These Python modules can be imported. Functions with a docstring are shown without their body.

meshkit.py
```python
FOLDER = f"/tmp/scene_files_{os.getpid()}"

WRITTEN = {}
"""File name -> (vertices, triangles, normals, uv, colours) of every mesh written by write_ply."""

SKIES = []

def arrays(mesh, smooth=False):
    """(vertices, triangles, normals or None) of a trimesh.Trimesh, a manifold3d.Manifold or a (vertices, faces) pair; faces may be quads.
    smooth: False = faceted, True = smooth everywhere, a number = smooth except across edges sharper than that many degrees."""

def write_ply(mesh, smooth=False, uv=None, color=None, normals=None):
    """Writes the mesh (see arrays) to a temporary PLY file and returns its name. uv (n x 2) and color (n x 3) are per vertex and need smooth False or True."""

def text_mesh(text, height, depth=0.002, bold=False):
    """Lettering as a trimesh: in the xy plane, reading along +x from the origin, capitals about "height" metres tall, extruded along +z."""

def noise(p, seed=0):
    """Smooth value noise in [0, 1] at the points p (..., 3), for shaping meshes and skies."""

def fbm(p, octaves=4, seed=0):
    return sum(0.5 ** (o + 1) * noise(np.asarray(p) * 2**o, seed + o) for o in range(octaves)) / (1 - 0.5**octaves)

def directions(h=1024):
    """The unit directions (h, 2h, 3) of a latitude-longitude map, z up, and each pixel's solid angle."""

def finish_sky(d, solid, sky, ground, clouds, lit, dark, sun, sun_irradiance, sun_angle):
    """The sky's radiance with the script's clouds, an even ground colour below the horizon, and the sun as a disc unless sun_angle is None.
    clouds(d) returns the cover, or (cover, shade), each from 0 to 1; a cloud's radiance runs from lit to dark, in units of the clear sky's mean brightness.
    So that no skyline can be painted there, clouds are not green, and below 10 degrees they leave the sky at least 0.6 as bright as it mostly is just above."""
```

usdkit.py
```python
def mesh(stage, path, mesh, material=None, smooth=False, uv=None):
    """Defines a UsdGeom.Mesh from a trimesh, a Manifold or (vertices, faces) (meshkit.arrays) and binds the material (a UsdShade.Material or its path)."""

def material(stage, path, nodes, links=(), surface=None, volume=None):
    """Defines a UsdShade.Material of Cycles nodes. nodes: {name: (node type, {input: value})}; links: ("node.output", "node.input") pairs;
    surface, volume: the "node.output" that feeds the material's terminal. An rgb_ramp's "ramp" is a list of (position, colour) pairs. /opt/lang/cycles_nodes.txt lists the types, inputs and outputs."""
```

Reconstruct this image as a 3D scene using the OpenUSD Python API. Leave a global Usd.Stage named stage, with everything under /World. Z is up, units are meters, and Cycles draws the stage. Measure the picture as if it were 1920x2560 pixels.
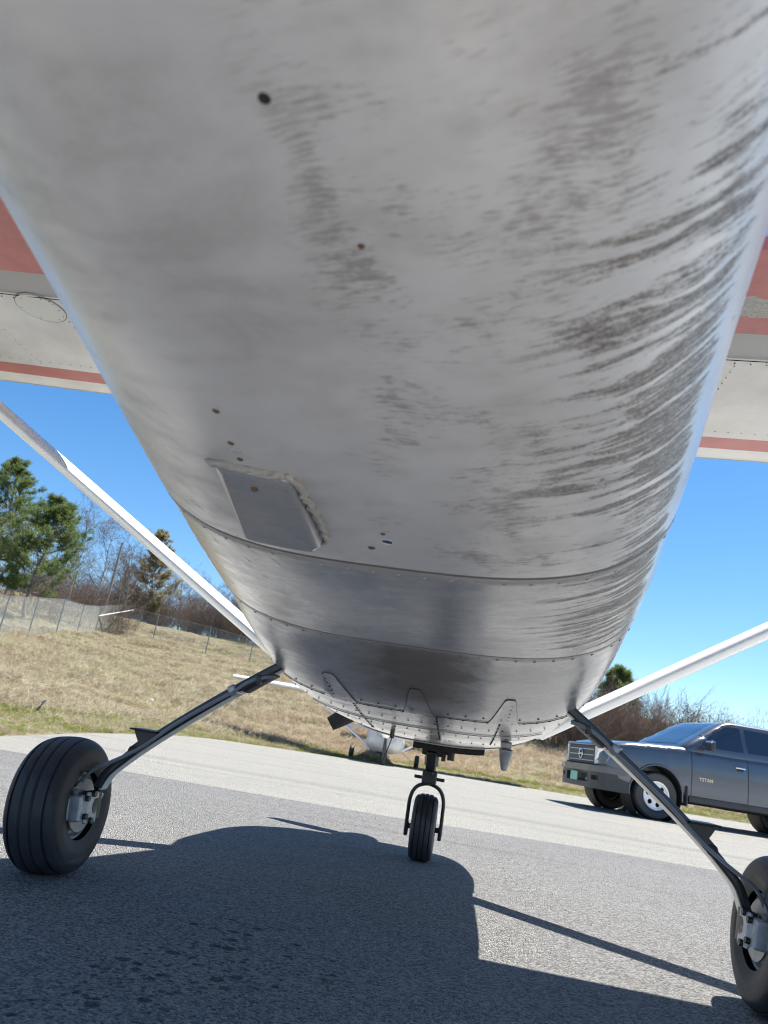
import math, random
import numpy as np, trimesh, usdkit, meshkit
import manifold3d as m3
from scipy.interpolate import PchipInterpolator
from shapely.geometry import Polygon, Point
import shapely
from pxr import Gf, Sdf, Usd, UsdGeom, UsdLux, UsdShade

stage = Usd.Stage.CreateInMemory()
UsdGeom.SetStageUpAxis(stage, UsdGeom.Tokens.z)
UsdGeom.SetStageMetersPerUnit(stage, 1.0)
UsdGeom.Xform.Define(stage, '/World')
UsdGeom.Scope.Define(stage, '/World/Looks')

# ---------------------------------------------------------------- camera, sky, sun, exposure
cam = UsdGeom.Camera.Define(stage, '/World/camera')
R_, U_, W_ = (0.98330, 0.09910, 0.15260), (-0.11550, -0.30820, 0.94430), (-0.14060, 0.94620, 0.29160)
EYE = (0.1611, -2.652, 0.5881)
cam.AddTransformOp().Set(Gf.Matrix4d(*R_, 0, *U_, 0, *(-c for c in W_), 0, *EYE, 1))
cam.CreateFocalLengthAttr(6.86)
cam.CreateHorizontalApertureAttr(6.86 * 1920 / 1852.3)
cam.CreateVerticalApertureAttr(6.86 * 2560 / 1852.3)
cam.CreateClippingRangeAttr(Gf.Vec2f(0.02, 3000))
cam.CreateFStopAttr(1.78)
cam.CreateFocusDistanceAttr(2.6)
EXPOSURE = 1.35
cam.CreateExposureAttr(EXPOSURE)

SUN = np.array([0.36, 0.41, 1.0]); SUN /= np.linalg.norm(SUN)          # direction towards the sun
sun = UsdLux.DistantLight.Define(stage, '/World/sun_light')
sun.CreateIntensityAttr(1.25); sun.CreateAngleAttr(0.53); sun.CreateNormalizeAttr(True)
sun.CreateColorAttr(Gf.Vec3f(1.0, 0.95, 0.87))
bx_ = np.cross([0, 0, 1.0], SUN); bx_ /= np.linalg.norm(bx_); by_ = np.cross(SUN, bx_)
sun.AddTransformOp().Set(Gf.Matrix4d(*bx_, 0, *by_, 0, *SUN, 0, 0, 0, 60, 1))
dome = UsdLux.DomeLight.Define(stage, '/World/sky')
dome.GetPrim().SetCustomDataByKey('kind', 'structure')
dome.CreateIntensityAttr(1.0)
skymat = usdkit.material(stage, '/World/Looks/sky', {
    's': ('sky_texture', {'sky_type': 'single_scattering', 'sun_disc': False, 'sun_elevation': math.asin(SUN[2]), 'sun_rotation': math.atan2(SUN[0], SUN[1]),
                          'altitude': 600.0, 'air_density': 1.0, 'aerosol_density': 0.25, 'ozone_density': 2.0}),
    'h': ('hsv', {'hue': 0.5, 'saturation': 1.3, 'value': 1.0, 'fac': 1.0}),
    'b': ('background_shader', {'strength': 0.07})}, [('s.color', 'h.color'), ('h.color', 'b.color')], surface='b.background')
UsdShade.MaterialBindingAPI.Apply(dome.GetPrim()).Bind(skymat)

# ---------------------------------------------------------------- helpers
USED = {}
def numbered(parent, name):
    k = USED.get((parent, name), 0); USED[(parent, name)] = k + 1
    return f'{parent}/{name}' + (f'_{k:03d}' if k else '')
def props(prim, **kw):
    for k, v in kw.items():
        if v: prim.SetCustomDataByKey({'cat': 'category'}.get(k, k), v)
    return prim
def thing(name, label, cat, loc=(0, 0, 0), rotz=0.0, group=None, scale=None, rotx=0.0):
    x = UsdGeom.Xform.Define(stage, numbered('/World', name))
    x.AddTranslateOp().Set(Gf.Vec3d(*map(float, loc)))
    x.AddRotateZOp().Set(float(rotz))
    if rotx: x.AddRotateXOp().Set(float(rotx))
    if scale: x.AddScaleOp().Set(Gf.Vec3f(*map(float, scale)))
    return props(x.GetPrim(), label=label, cat=cat, group=group)
def part(parent, name, mesh, mat, smooth=30, uv=None, label=None, kind=None):
    p = parent if isinstance(parent, str) else str(parent.GetPath())
    m = usdkit.mesh(stage, numbered(p, name), mesh, mat, smooth=smooth, uv=uv)
    return props(m.GetPrim(), label=label, kind=kind)
def copy_of(src, name, label, cat, loc, rotz=0.0, group=None, scale=None):
    t = thing(name, label, cat, loc, rotz, group, scale)
    t.GetReferences().AddInternalReference(src.GetPath()); t.SetInstanceable(True)
    return t
cat_ = trimesh.util.concatenate
def box(c, s, rot=None, r=0.0):
    if r > 0:
        h = np.array(s) / 2 - r
        pts = [(i * h[0], j * h[1], k * h[2]) for i in (-1, 1) for j in (-1, 1) for k in (-1, 1)]
        sp = trimesh.creation.icosphere(1, r).vertices
        m = trimesh.Trimesh(np.vstack([sp + p for p in pts])).convex_hull
    else:
        m = trimesh.creation.box(s)
    if rot is not None: m.apply_transform(rot)
    m.apply_translation(c); return m
def rotm(ax, deg): return trimesh.transformations.rotation_matrix(math.radians(deg), ax)
def cyl(a, b, r, n=16):
    return trimesh.creation.cylinder(r, segment=[a, b], sections=n)
def catmull(pts, k=8):
    p = np.asarray(pts, float); t = np.r_[0, np.cumsum(np.linalg.norm(np.diff(p, axis=0), axis=1))]
    f = PchipInterpolator(t, p); return f(np.linspace(0, t[-1], k * (len(p) - 1) + 1))
def grid_faces(n, m, wrap=False):
    i, j = np.meshgrid(np.arange(n - 1), np.arange(m if wrap else m - 1), indexing='ij')
    a = i * m + j; b = i * m + (j + 1) % m; c = a + m; d = b + m
    return np.vstack([np.stack([a, b, d], -1).reshape(-1, 3), np.stack([a, d, c], -1).reshape(-1, 3)])
def sweep(points, prof):
    """prof: (k,2) closed profile in (side, up), or a list of one per point."""
    p = np.asarray(points, float); t = np.gradient(p, axis=0); t /= np.linalg.norm(t, axis=1, keepdims=True)
    a = np.cross(t, np.where(np.abs(t[:, 2:]) < 0.95, [0, 0, 1.0], [1.0, 0, 0])); a /= np.linalg.norm(a, axis=1, keepdims=True)
    b = np.cross(a, t)
    pr = np.asarray(prof, float)
    if pr.ndim == 2: pr = np.broadcast_to(pr, (len(p),) + pr.shape)
    v = p[:, None] + pr[..., :1] * a[:, None] + pr[..., 1:] * b[:, None]
    n, k = v.shape[:2]
    f = grid_faces(n, k, True)
    v = np.vstack([v.reshape(-1, 3), p[0], p[-1]])
    c0 = [[n * k, (j + 1) % k, j] for j in range(k)]; c1 = [[n * k + 1, (n - 1) * k + j, (n - 1) * k + (j + 1) % k] for j in range(k)]
    m = trimesh.Trimesh(v, np.vstack([f, c0, c1]), process=False); m.fix_normals(); return m
def ell(a, b, n=12): t = np.arange(n) * 2 * np.pi / n; return np.stack([a * np.cos(t), b * np.sin(t)], 1)
def tube(points, r, n=8, k=6): return sweep(catmull(points, k), ell(r, r, n))
def lathe(prof, n=48, axis='x'):
    """prof (r, h) revolved about the axis."""
    pr = np.asarray(prof, float); t = np.arange(n) * 2 * np.pi / n
    v = np.stack([pr[:, 0:1] * np.cos(t), pr[:, 0:1] * np.sin(t), np.broadcast_to(pr[:, 1:2], (len(pr), n))], -1)
    m = trimesh.Trimesh(v.reshape(-1, 3), grid_faces(len(pr), n, True), process=False)
    if axis == 'x': m.apply_transform(trimesh.geometry.align_vectors([0, 0, 1], [1, 0, 0]))
    return m
def plate(poly, z0, z1):
    return trimesh.creation.extrude_polygon(Polygon(poly) if not hasattr(poly, 'geom_type') else poly, z1 - z0, engine='earcut').apply_translation([0, 0, z0])
def mani(m): return m3.Manifold(m3.Mesh(np.asarray(m.vertices, np.float32), np.asarray(m.faces, np.uint32)))
def unmani(m):
    q = m.to_mesh(); return trimesh.Trimesh(q.vert_properties[:, :3], q.tri_verts, process=False)
def prisms(P0, P1, R0, R1, k=3):
    """Many tapered twigs as one mesh."""
    P0, P1 = np.asarray(P0, float), np.asarray(P1, float); t = P1 - P0; t /= np.linalg.norm(t, axis=1, keepdims=True) + 1e-9
    a = np.cross(t, np.where(np.abs(t[:, 2:]) < 0.9, [0, 0, 1.0], [1.0, 0, 0])); a /= np.linalg.norm(a, axis=1, keepdims=True)
    b = np.cross(t, a); w = np.arange(k) * 2 * np.pi / k
    ring = np.cos(w)[None, :, None] * a[:, None] + np.sin(w)[None, :, None] * b[:, None]
    v = np.concatenate([P0[:, None] + ring * np.asarray(R0)[:, None, None], P1[:, None] + ring * np.asarray(R1)[:, None, None]], 1)
    base = np.arange(len(P0))[:, None, None] * 2 * k
    j = np.arange(k); q = np.concatenate([np.stack([j, (j + 1) % k, (j + 1) % k + k], 1), np.stack([j, (j + 1) % k + k, j + k], 1)])
    return trimesh.Trimesh(v.reshape(-1, 3), (q[None] + base).reshape(-1, 3), process=False)

# ---------------------------------------------------------------- materials
def mat(name, color, rough=0.5, metal=0.0, coat=0.0, spec=0.5, var=0.0, vscale=6.0, bump=0.0, bscale=40.0, coat_rough=0.05, extra=None):
    nodes = {'p': ('principled_bsdf', {'base_color': color, 'roughness': rough, 'metallic': metal, 'coat_weight': coat, 'coat_roughness': coat_rough, 'specular_ior_level': spec, **(extra or {})})}
    links = []
    if var or bump: nodes['tc'] = ('texture_coordinate', {})
    if var:
        nodes['n'] = ('noise_texture', {'scale': vscale, 'detail': 6.0, 'roughness': 0.65})
        nodes['r'] = ('rgb_ramp', {'ramp': [(0.25, tuple(max(0, c * (1 - var)) for c in color)), (0.55, color), (0.8, tuple(min(1, c * (1 + var)) for c in color))]})
        links += [('tc.object', 'n.vector'), ('n.fac', 'r.fac'), ('r.color', 'p.base_color')]
    if bump:
        nodes['bn'] = ('noise_texture', {'scale': bscale, 'detail': 4.0}); nodes['b'] = ('bump', {'strength': bump, 'distance': 0.01})
        links += [('tc.object', 'bn.vector'), ('bn.fac', 'b.height'), ('b.normal', 'p.normal')]
    return usdkit.material(stage, '/World/Looks/' + name, nodes, links, surface='p.BSDF')

class G:
    """Small node-graph builder."""
    def __init__(s): s.n, s.l, s.k = {}, [], 0
    def add(s, kind, out=None, links=None, **inp):
        s.k += 1; name = f'n{s.k}'; s.n[name] = (kind, inp)
        for i, src in (links or {}).items(): s.l.append((src, f'{name}.{i}'))
        return f'{name}.{out}' if out else name
    def math(s, op, a, b=None, c=None, clamp=False):
        inp, lk = {'math_type': op, 'use_clamp': clamp}, {}
        for k, x in (('value1', a), ('value2', b), ('value3', c)):
            if isinstance(x, str): lk[k] = x
            elif x is not None: inp[k] = float(x)
        return s.add('math', 'value', lk, **inp)
    def step(s, x, a, b):
        return s.add('map_range', 'result', {'value': x}, range_type='smoothstep', from_min=a, from_max=b, to_min=0.0, to_max=1.0, clamp=True)
    def window(s, x, a, b, c, d): return s.math('multiply', s.step(x, a, b), s.math('subtract', 1.0, s.step(x, c, d)))
    def noise(s, vec, scale, detail=4.0, rough=0.55, dist=0.0):
        return s.add('noise_texture', 'fac', {'vector': vec}, scale=scale, detail=detail, roughness=rough, distortion=dist)
    def combine(s, x, y, z):
        inp, lk = {}, {}
        for k, q in zip('xyz', (x, y, z)):
            if isinstance(q, str): lk[k] = q
            else: inp[k] = float(q)
        return s.add('combine_xyz', 'vector', lk, **inp)
    def mix(s, fac, a, b, kind='mix'):
        inp, lk = {'mix_type': kind}, {}
        for k, q in (('fac', fac), ('color1', a), ('color2', b)):
            if isinstance(q, str): lk[k] = q
            elif k == 'fac': inp[k] = float(q)
            else: inp[k] = q
        return s.add('mix', 'color', lk, **inp)
    def ramp(s, fac, stops): return s.add('rgb_ramp', 'color', {'fac': fac}, ramp=stops)
    def xyz(s, kind='object'):
        tc = s.add('texture_coordinate'); x = s.add('separate_xyz', None, {'vector': f'{tc}.{kind}'}); return f'{tc}.{kind}', f'{x}.x', f'{x}.y', f'{x}.z'
    def done(s, name, surface): return usdkit.material(stage, '/World/Looks/' + name, s.n, s.l, surface=surface)

def belly_paint(name, dirty=1.0, base=(0.52, 0.515, 0.515), sheen=0.12):
    """Aged gloss white paint. uv.x = arc length from the keel, uv.y = how far the skin faces sideways (0 keel, 1 wall)."""
    g = G(); P, x, y, z = g.xyz()
    uv = g.add('separate_xyz', None, {'vector': g.add('uvmap', 'UV', attribute='st')}); s, a = f'{uv}.x', f'{uv}.y'
    big = g.noise(P, 2.6, 5.0, 0.6)
    col = g.ramp(big, [(0.3, tuple(c * 0.86 for c in base)), (0.55, base), (0.75, (base[0] * 1.06, base[1] * 1.05, base[2] * 1.02))])
    if dirty:
        warp = g.noise(P, 2.2, 3.0)
        ys = g.math('add', y, g.math('multiply', g.math('subtract', warp, 0.5), 0.14))
        ys = g.math('add', ys, g.math('multiply', s, 0.20))
        # streaks about 3 cm apart that run round the belly, finer towards the front
        streak = g.noise(g.combine(g.math('multiply', s, 2.8), g.math('multiply', ys, 40.0), 0.0), 1.0, 3.0, 0.6)
        fine = g.noise(g.combine(g.math('multiply', s, 38.0), g.math('multiply', ys, 210.0), 0.0), 1.0, 5.0, 0.75)
        speck = g.noise(P, 270.0, 4.0, 0.75)
        blot = g.noise(P, 9.0, 5.0, 0.65)
        aw = g.math('add', a, g.math('multiply', g.math('subtract', blot, 0.5), 0.26))
        wr = g.math('multiply', g.window(aw, -0.05, 0.42, 0.52, 0.66), g.step(s, 0.0, 0.16))
        wy = g.window(y, -2.9, -1.75, -0.80, -0.725)
        amt = g.math('multiply', wr, wy)
        v = g.math('add', streak, g.math('multiply', g.math('subtract', blot, 0.5), 0.34))
        v = g.math('add', v, g.math('multiply', g.math('subtract', g.noise(P, 3.6, 3.0), 0.5), 0.44))
        v = g.math('add', v, g.math('multiply', g.math('subtract', fine, 0.5), 0.45))
        v = g.math('add', v, g.math('multiply', g.math('subtract', speck, 0.5), 0.20))
        d1 = g.step(g.math('add', v, g.math('multiply', amt, 0.18)), 0.53, 0.72)
        d1 = g.math('multiply', d1, g.math('add', 0.60, g.math('multiply', g.step(g.math('add', g.math('multiply', speck, 0.45), g.math('multiply', fine, 0.55)), 0.40, 0.60), 0.40)))
        d1 = g.math('multiply', d1, g.math('multiply', g.step(amt, -0.05, 0.50), 0.94))
        # fainter soiling in the middle, aft
        d2 = g.math('multiply', g.step(g.math('add', g.math('multiply', blot, 0.5), g.math('multiply', fine, 0.5)), 0.48, 0.62), g.math('multiply', g.window(s, -0.06, 0.03, 0.30, 0.6), g.math('multiply', g.window(y, -2.8, -2.2, -1.40, -1.28), 0.62)))
        # left edge: diagonal scratchy streaks
        ld = g.noise(g.combine(g.math('add', g.math('multiply', s, 4.0), g.math('multiply', y, 5.0)), g.math('subtract', g.math('multiply', y, 12.0), g.math('multiply', s, 20.0)), 0.0), 2.2, 5.0, 0.7)
        d3 = g.math('multiply', g.step(ld, 0.56, 0.66), g.math('multiply', g.math('subtract', 1.0, g.step(s, -0.30, -0.05)), g.math('multiply', g.window(y, -1.8, -1.4, -0.72, -0.45), 0.75)))
        # soot around the keel ahead of the second lap, and a dirty band along each lap
        soot = g.math('multiply', g.window(y, -0.85, -0.66, -0.25, 0.0), g.window(g.math('add', x, g.math('multiply', g.math('subtract', blot, 0.5), 0.35)), -0.34, -0.02, 0.08, 0.26))
        d4 = g.math('multiply', soot, 0.88)
        def band(y0, w): return g.math('multiply', g.window(g.math('add', y, g.math('multiply', g.math('subtract', blot, 0.5), 0.06)), y0 - 0.01, y0 + 0.002, y0 + w * 0.3, y0 + w), 0.55)
        def line(y0): return g.math('multiply', g.window(y, y0 - 0.010, y0 - 0.006, y0 + 0.003, y0 + 0.007), 0.92)
        d5 = g.math('maximum', g.math('maximum', band(-1.392, 0.05), band(-0.732, 0.05)), g.math('maximum', line(-1.398), line(-0.738)))
        film = g.math('multiply', g.step(g.math('add', g.math('multiply', g.noise(P, 4.0, 6.0, 0.7), 0.6), g.math('multiply', g.noise(g.combine(g.math('multiply', s, 8.0), g.math('multiply', ys, 18.0), 0.0), 1.0, 5.0, 0.65), 0.4)), 0.42, 0.66), 0.34)
        dd = d1
        for q in (d2, d3, d4, d5, film): dd = g.math('maximum', dd, q)
        dcol = g.mix(g.noise(P, 30.0, 3.0), (0.036, 0.029, 0.025), (0.100, 0.078, 0.060))
        col = g.mix(dd, col, dcol)
        rough = g.math('add', 0.27 if sheen < .4 else 0.18, g.math('multiply', dd, 0.45)); metal = g.math('multiply', g.math('subtract', 1.0, dd), sheen)
    else:
        rough = g.math('add', 0.16, g.math('multiply', big, 0.1)); metal = g.math('multiply', big, 0.2)
    bmp = g.add('bump', 'normal', {'height': g.math('add', g.noise(P, 3.2, 2.0), g.math('multiply', g.noise(P, 60.0, 3.0), 0.02))}, strength=0.10, distance=0.012)
    p = g.add('principled_bsdf', None, {'base_color': col, 'roughness': rough, 'normal': bmp, 'metallic': metal}, specular_ior_level=0.5)
    return g.done(name, f'{p}.BSDF')

M = {}
M['belly'] = belly_paint('belly_paint')
M['bare'] = belly_paint('worn_bare_metal', base=(0.42, 0.425, 0.435), sheen=0.50)
M['white'] = mat('white_paint', (0.74, 0.75, 0.75), 0.28, var=0.06, vscale=3.0, coat=0.3)
M['greywhite'] = mat('grey_white_paint', (0.35, 0.355, 0.36), 0.35, var=0.08, vscale=3.0)
M['black'] = mat('black_paint', (0.012, 0.013, 0.014), 0.42, var=0.3, vscale=30.0)
M['legblack'] = mat('leg_paint', (0.018, 0.019, 0.021), 0.30, var=0.3, vscale=25.0, coat=0.3)
M['leggrey'] = mat('leg_paint_white', (0.55, 0.54, 0.51), 0.35, var=0.15, vscale=30.0)
M['rubber'] = mat('tyre_rubber', (0.020, 0.020, 0.022), 0.55, var=0.35, vscale=18.0, bump=0.12, bscale=90.0)
M['steel'] = mat('worn_steel', (0.30, 0.31, 0.32), 0.42, metal=0.7, var=0.3, vscale=35.0)
M['alu'] = mat('cast_alloy', (0.42, 0.43, 0.44), 0.45, metal=0.45, var=0.25, vscale=40.0)
M['hose'] = mat('brake_hose', (0.15, 0.155, 0.165), 0.45)
M['rivet'] = mat('rivet_heads', (0.20, 0.20, 0.19), 0.45, var=0.4, vscale=50.0)
M['rust'] = mat('rusty_screw', (0.10, 0.055, 0.03), 0.8, var=0.4, vscale=120.0)
M['sealant'] = mat('sealant', (0.30, 0.29, 0.27), 0.7, var=0.25, vscale=60.0, bump=0.6, bscale=110.0)
M['dark'] = mat('dark_gap', (0.008, 0.008, 0.008), 0.8)
M['chrome'] = mat('chrome', (0.82, 0.83, 0.84), 0.12, metal=1.0)
M['glass'] = mat('dark_glass', (0.012, 0.016, 0.022), 0.04, spec=0.8, coat=0.6)

def wing_paint():
    g = G(); P, x, y, z = g.xyz()
    wob = g.math('add', y, g.math('multiply', g.math('subtract', g.noise(P, 14.0, 3.0), 0.5), 0.006))
    grime = g.noise(P, 4.0, 6.0, 0.7)
    white = g.ramp(grime, [(0.3, (0.49, 0.49, 0.465)), (0.6, (0.60, 0.60, 0.575))])
    red = g.ramp(grime, [(0.3, (0.34, 0.085, 0.085)), (0.7, (0.44, 0.125, 0.115))])
    col = g.mix(g.window(wob, 0.498, 0.502, 0.618, 0.622), white, red)
    le = g.math('multiply', g.step(wob, 0.735, 0.77), 0.85)
    lecol = g.ramp(g.noise(g.combine(g.math('multiply', x, 3.0), g.math('multiply', y, 40.0), z), 2.0, 5.0, 0.7), [(0.35, (0.10, 0.085, 0.065)), (0.6, (0.26, 0.23, 0.19))])
    col = g.mix(le, col, lecol)
    col = g.mix(g.math('multiply', g.math('subtract', 1.0, g.step(y, -0.168, -0.164)), 1.0), col, (0.30, 0.30, 0.30))
    bmp = g.add('bump', 'normal', {'height': g.noise(P, 3.0, 2.0)}, strength=0.15, distance=0.01)
    p = g.add('principled_bsdf', None, {'base_color': col, 'normal': bmp}, roughness=0.35)
    return g.done('wing_paint', f'{p}.BSDF')
M['wing'] = wing_paint()
M['cover'] = mat('cover_paint', (0.55, 0.55, 0.52), 0.35, var=0.05)
def flap_paint():
    g = G(); P, x, y, z = g.xyz()
    n = g.noise(P, 5.0, 6.0, 0.7)
    red = g.ramp(n, [(0.3, (0.33, 0.09, 0.09)), (0.7, (0.45, 0.145, 0.135))])
    peel = g.math('multiply', g.window(g.math('add', y, g.math('multiply', g.math('subtract', g.noise(P, 9.0, 5.0, 0.7), 0.5), 0.10)), -0.545, -0.54, -0.44, -0.435), g.step(x, 0.80, 0.86))
    col = g.mix(peel, red, g.ramp(g.noise(P, 120.0, 3.0), [(0.3, (0.22, 0.22, 0.20)), (0.7, (0.36, 0.36, 0.33))]))
    bmp = g.add('bump', 'normal', {'height': g.noise(P, 60.0, 4.0)}, strength=0.2, distance=0.004)
    p = g.add('principled_bsdf', None, {'base_color': col, 'normal': bmp}, roughness=0.4)
    return g.done('flap_paint', f'{p}.BSDF')
M['flap'] = flap_paint()

def asphalt(name, lo, hi, fleck, crack=False, oil=False):
    g = G(); P, x, y, z = g.xyz()
    big = g.noise(P, 0.35, 4.0, 0.6)
    col = g.ramp(big, [(0.35, lo), (0.65, hi)])
    along = g.noise(g.combine(g.math('multiply', x, 0.25), g.math('multiply', g.math('add', y, g.math('multiply', x, -0.03)), 5.0), 0.0), 1.0, 4.0, 0.6)
    col = g.mix(g.math('multiply', g.step(along, 0.45, 0.75), 0.30), col, tuple(c * 1.35 for c in hi))
    vor = g.add('voronoi_texture', None, {'vector': P}, scale=150.0, feature='f1')
    cellr = g.add('separate_color', 'r', {'color': f'{vor}.color'})
    col = g.mix(g.math('multiply', g.step(cellr, 0.45, 0.98), 0.75), col, fleck)
    col = g.mix(g.math('multiply', g.math('subtract', 1.0, g.step(cellr, 0.05, 0.42)), 0.62), col, tuple(c * 0.28 for c in lo))
    stone = g.noise(P, 60.0, 3.0, 0.7)
    col = g.mix(g.math('multiply', g.step(stone, 0.5, 0.75), 0.35), col, tuple(c * 0.5 for c in lo))
    if crack:
        w1 = g.math('multiply', g.math('subtract', g.noise(P, 0.8, 5.0, 0.6), 0.5), 0.35)
        for y0, sl, wd in ((5.35, 0.02, 0.012), (8.6, -0.03, 0.02), (11.2, 0.05, 0.03)):
            d = g.math('absolute', g.math('subtract', g.math('add', g.math('add', y, w1), g.math('multiply', x, sl)), y0))
            col = g.mix(g.math('multiply', g.math('subtract', 1.0, g.step(d, wd * 0.4, wd)), 0.8), col, (0.03, 0.028, 0.024))
        stain = g.window(g.math('add', y, g.math('multiply', big, 0.5)), 6.1, 6.3, 6.5, 6.8)
        col = g.mix(g.math('multiply', stain, 0.35), col, tuple(c * 0.55 for c in lo))
    rough = 0.85
    if oil:
        spots = g.noise(P, 16.0, 3.0, 0.6)
        rx = g.math('divide', g.math('add', x, 0.42), 0.45); ry = g.math('divide', g.math('add', y, 0.70), 0.95)
        rr = g.math('sqrt', g.math('add', g.math('multiply', rx, rx), g.math('multiply', ry, ry)))
        area = g.math('subtract', 1.0, g.step(g.math('add', rr, g.math('multiply', g.math('subtract', g.noise(P, 4.0, 3.0), 0.5), 1.2)), 0.2, 1.15))
        for scl, big_, k in ((24.0, 0.50, 0.72), (55.0, 0.52, 0.65)):          # oil drips of many sizes under the tail
            vv = g.add('voronoi_texture', None, {'vector': P}, scale=scl, feature='f1'); rnd = g.add('separate_color', 'g', {'color': f'{vv}.color'})
            rad = g.math('multiply', g.math('multiply', g.math('power', rnd, 2.0), big_), area)
            hit = g.math('subtract', 1.0, g.step(g.math('subtract', g.math('add', f'{vv}.distance', g.math('multiply', g.math('subtract', g.noise(P, 70.0, 4.0, 0.7), 0.5), 0.55)), rad), -0.10, 0.08))
            col = g.mix(g.math('multiply', g.math('multiply', hit, g.step(area, 0.02, 0.3)), k), col, (0.016, 0.015, 0.014))
        rx = g.math('divide', g.math('subtract', x, 0.15), 1.2); ry = g.math('divide', g.math('subtract', y, 2.9), 0.10)
        rr = g.math('sqrt', g.math('add', g.math('multiply', rx, rx), g.math('multiply', ry, ry)))
        col = g.mix(g.math('multiply', g.math('subtract', 1.0, g.step(g.math('add', rr, g.math('multiply', g.math('subtract', spots, 0.5), 2.0)), 0.3, 1.1)), 0.22), col, (0.16, 0.075, 0.03))
    hgt = g.math('subtract', g.math('multiply', stone, 0.6), g.add('math', 'value', {'value1': f'{vor}.distance'}, math_type='multiply', value2=55.0))
    bmp = g.add('bump', 'normal', {'height': hgt}, strength=0.75, distance=0.0035)
    p = g.add('principled_bsdf', None, {'base_color': col, 'normal': bmp}, roughness=rough, specular_ior_level=0.4)
    return g.done(name, f'{p}.BSDF')
M['apron'] = asphalt('apron_asphalt', (0.27, 0.268, 0.26), (0.34, 0.335, 0.325), (0.60, 0.59, 0.57), oil=True)
M['taxi'] = asphalt('taxiway_asphalt', (0.54, 0.525, 0.465), (0.61, 0.59, 0.525), (0.68, 0.66, 0.60), crack=True)

def hill_mat():
    g = G(); P, x, y, z = g.xyz()
    a = g.noise(P, 0.22, 5.0, 0.6); b = g.noise(P, 3.0, 6.0, 0.7); c = g.noise(P, 14.0, 4.0, 0.7)
    straw = g.ramp(b, [(0.3, (0.10, 0.09, 0.055)), (0.5, (0.17, 0.15, 0.095)), (0.7, (0.235, 0.21, 0.14))])
    green = g.ramp(b, [(0.3, (0.07, 0.085, 0.028)), (0.7, (0.17, 0.18, 0.065))])
    red = g.ramp(b, [(0.3, (0.12, 0.075, 0.05)), (0.7, (0.22, 0.15, 0.10))])
    col = g.mix(g.math('multiply', g.step(a, 0.50, 0.64), 0.55), straw, green)
    col = g.mix(g.math('multiply', g.step(g.noise(P, 0.35, 4.0), 0.54, 0.66), 0.6), col, red)
    col = g.mix(g.math('multiply', g.math('subtract', 1.0, g.step(c, 0.36, 0.5)), 0.5), col, (0.05, 0.042, 0.028))
    p = g.add('principled_bsdf', None, {'base_color': col}, roughness=0.95, specular_ior_level=0.1)
    return g.done('hill_grass', f'{p}.BSDF')
M['hill'] = hill_mat()
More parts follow.
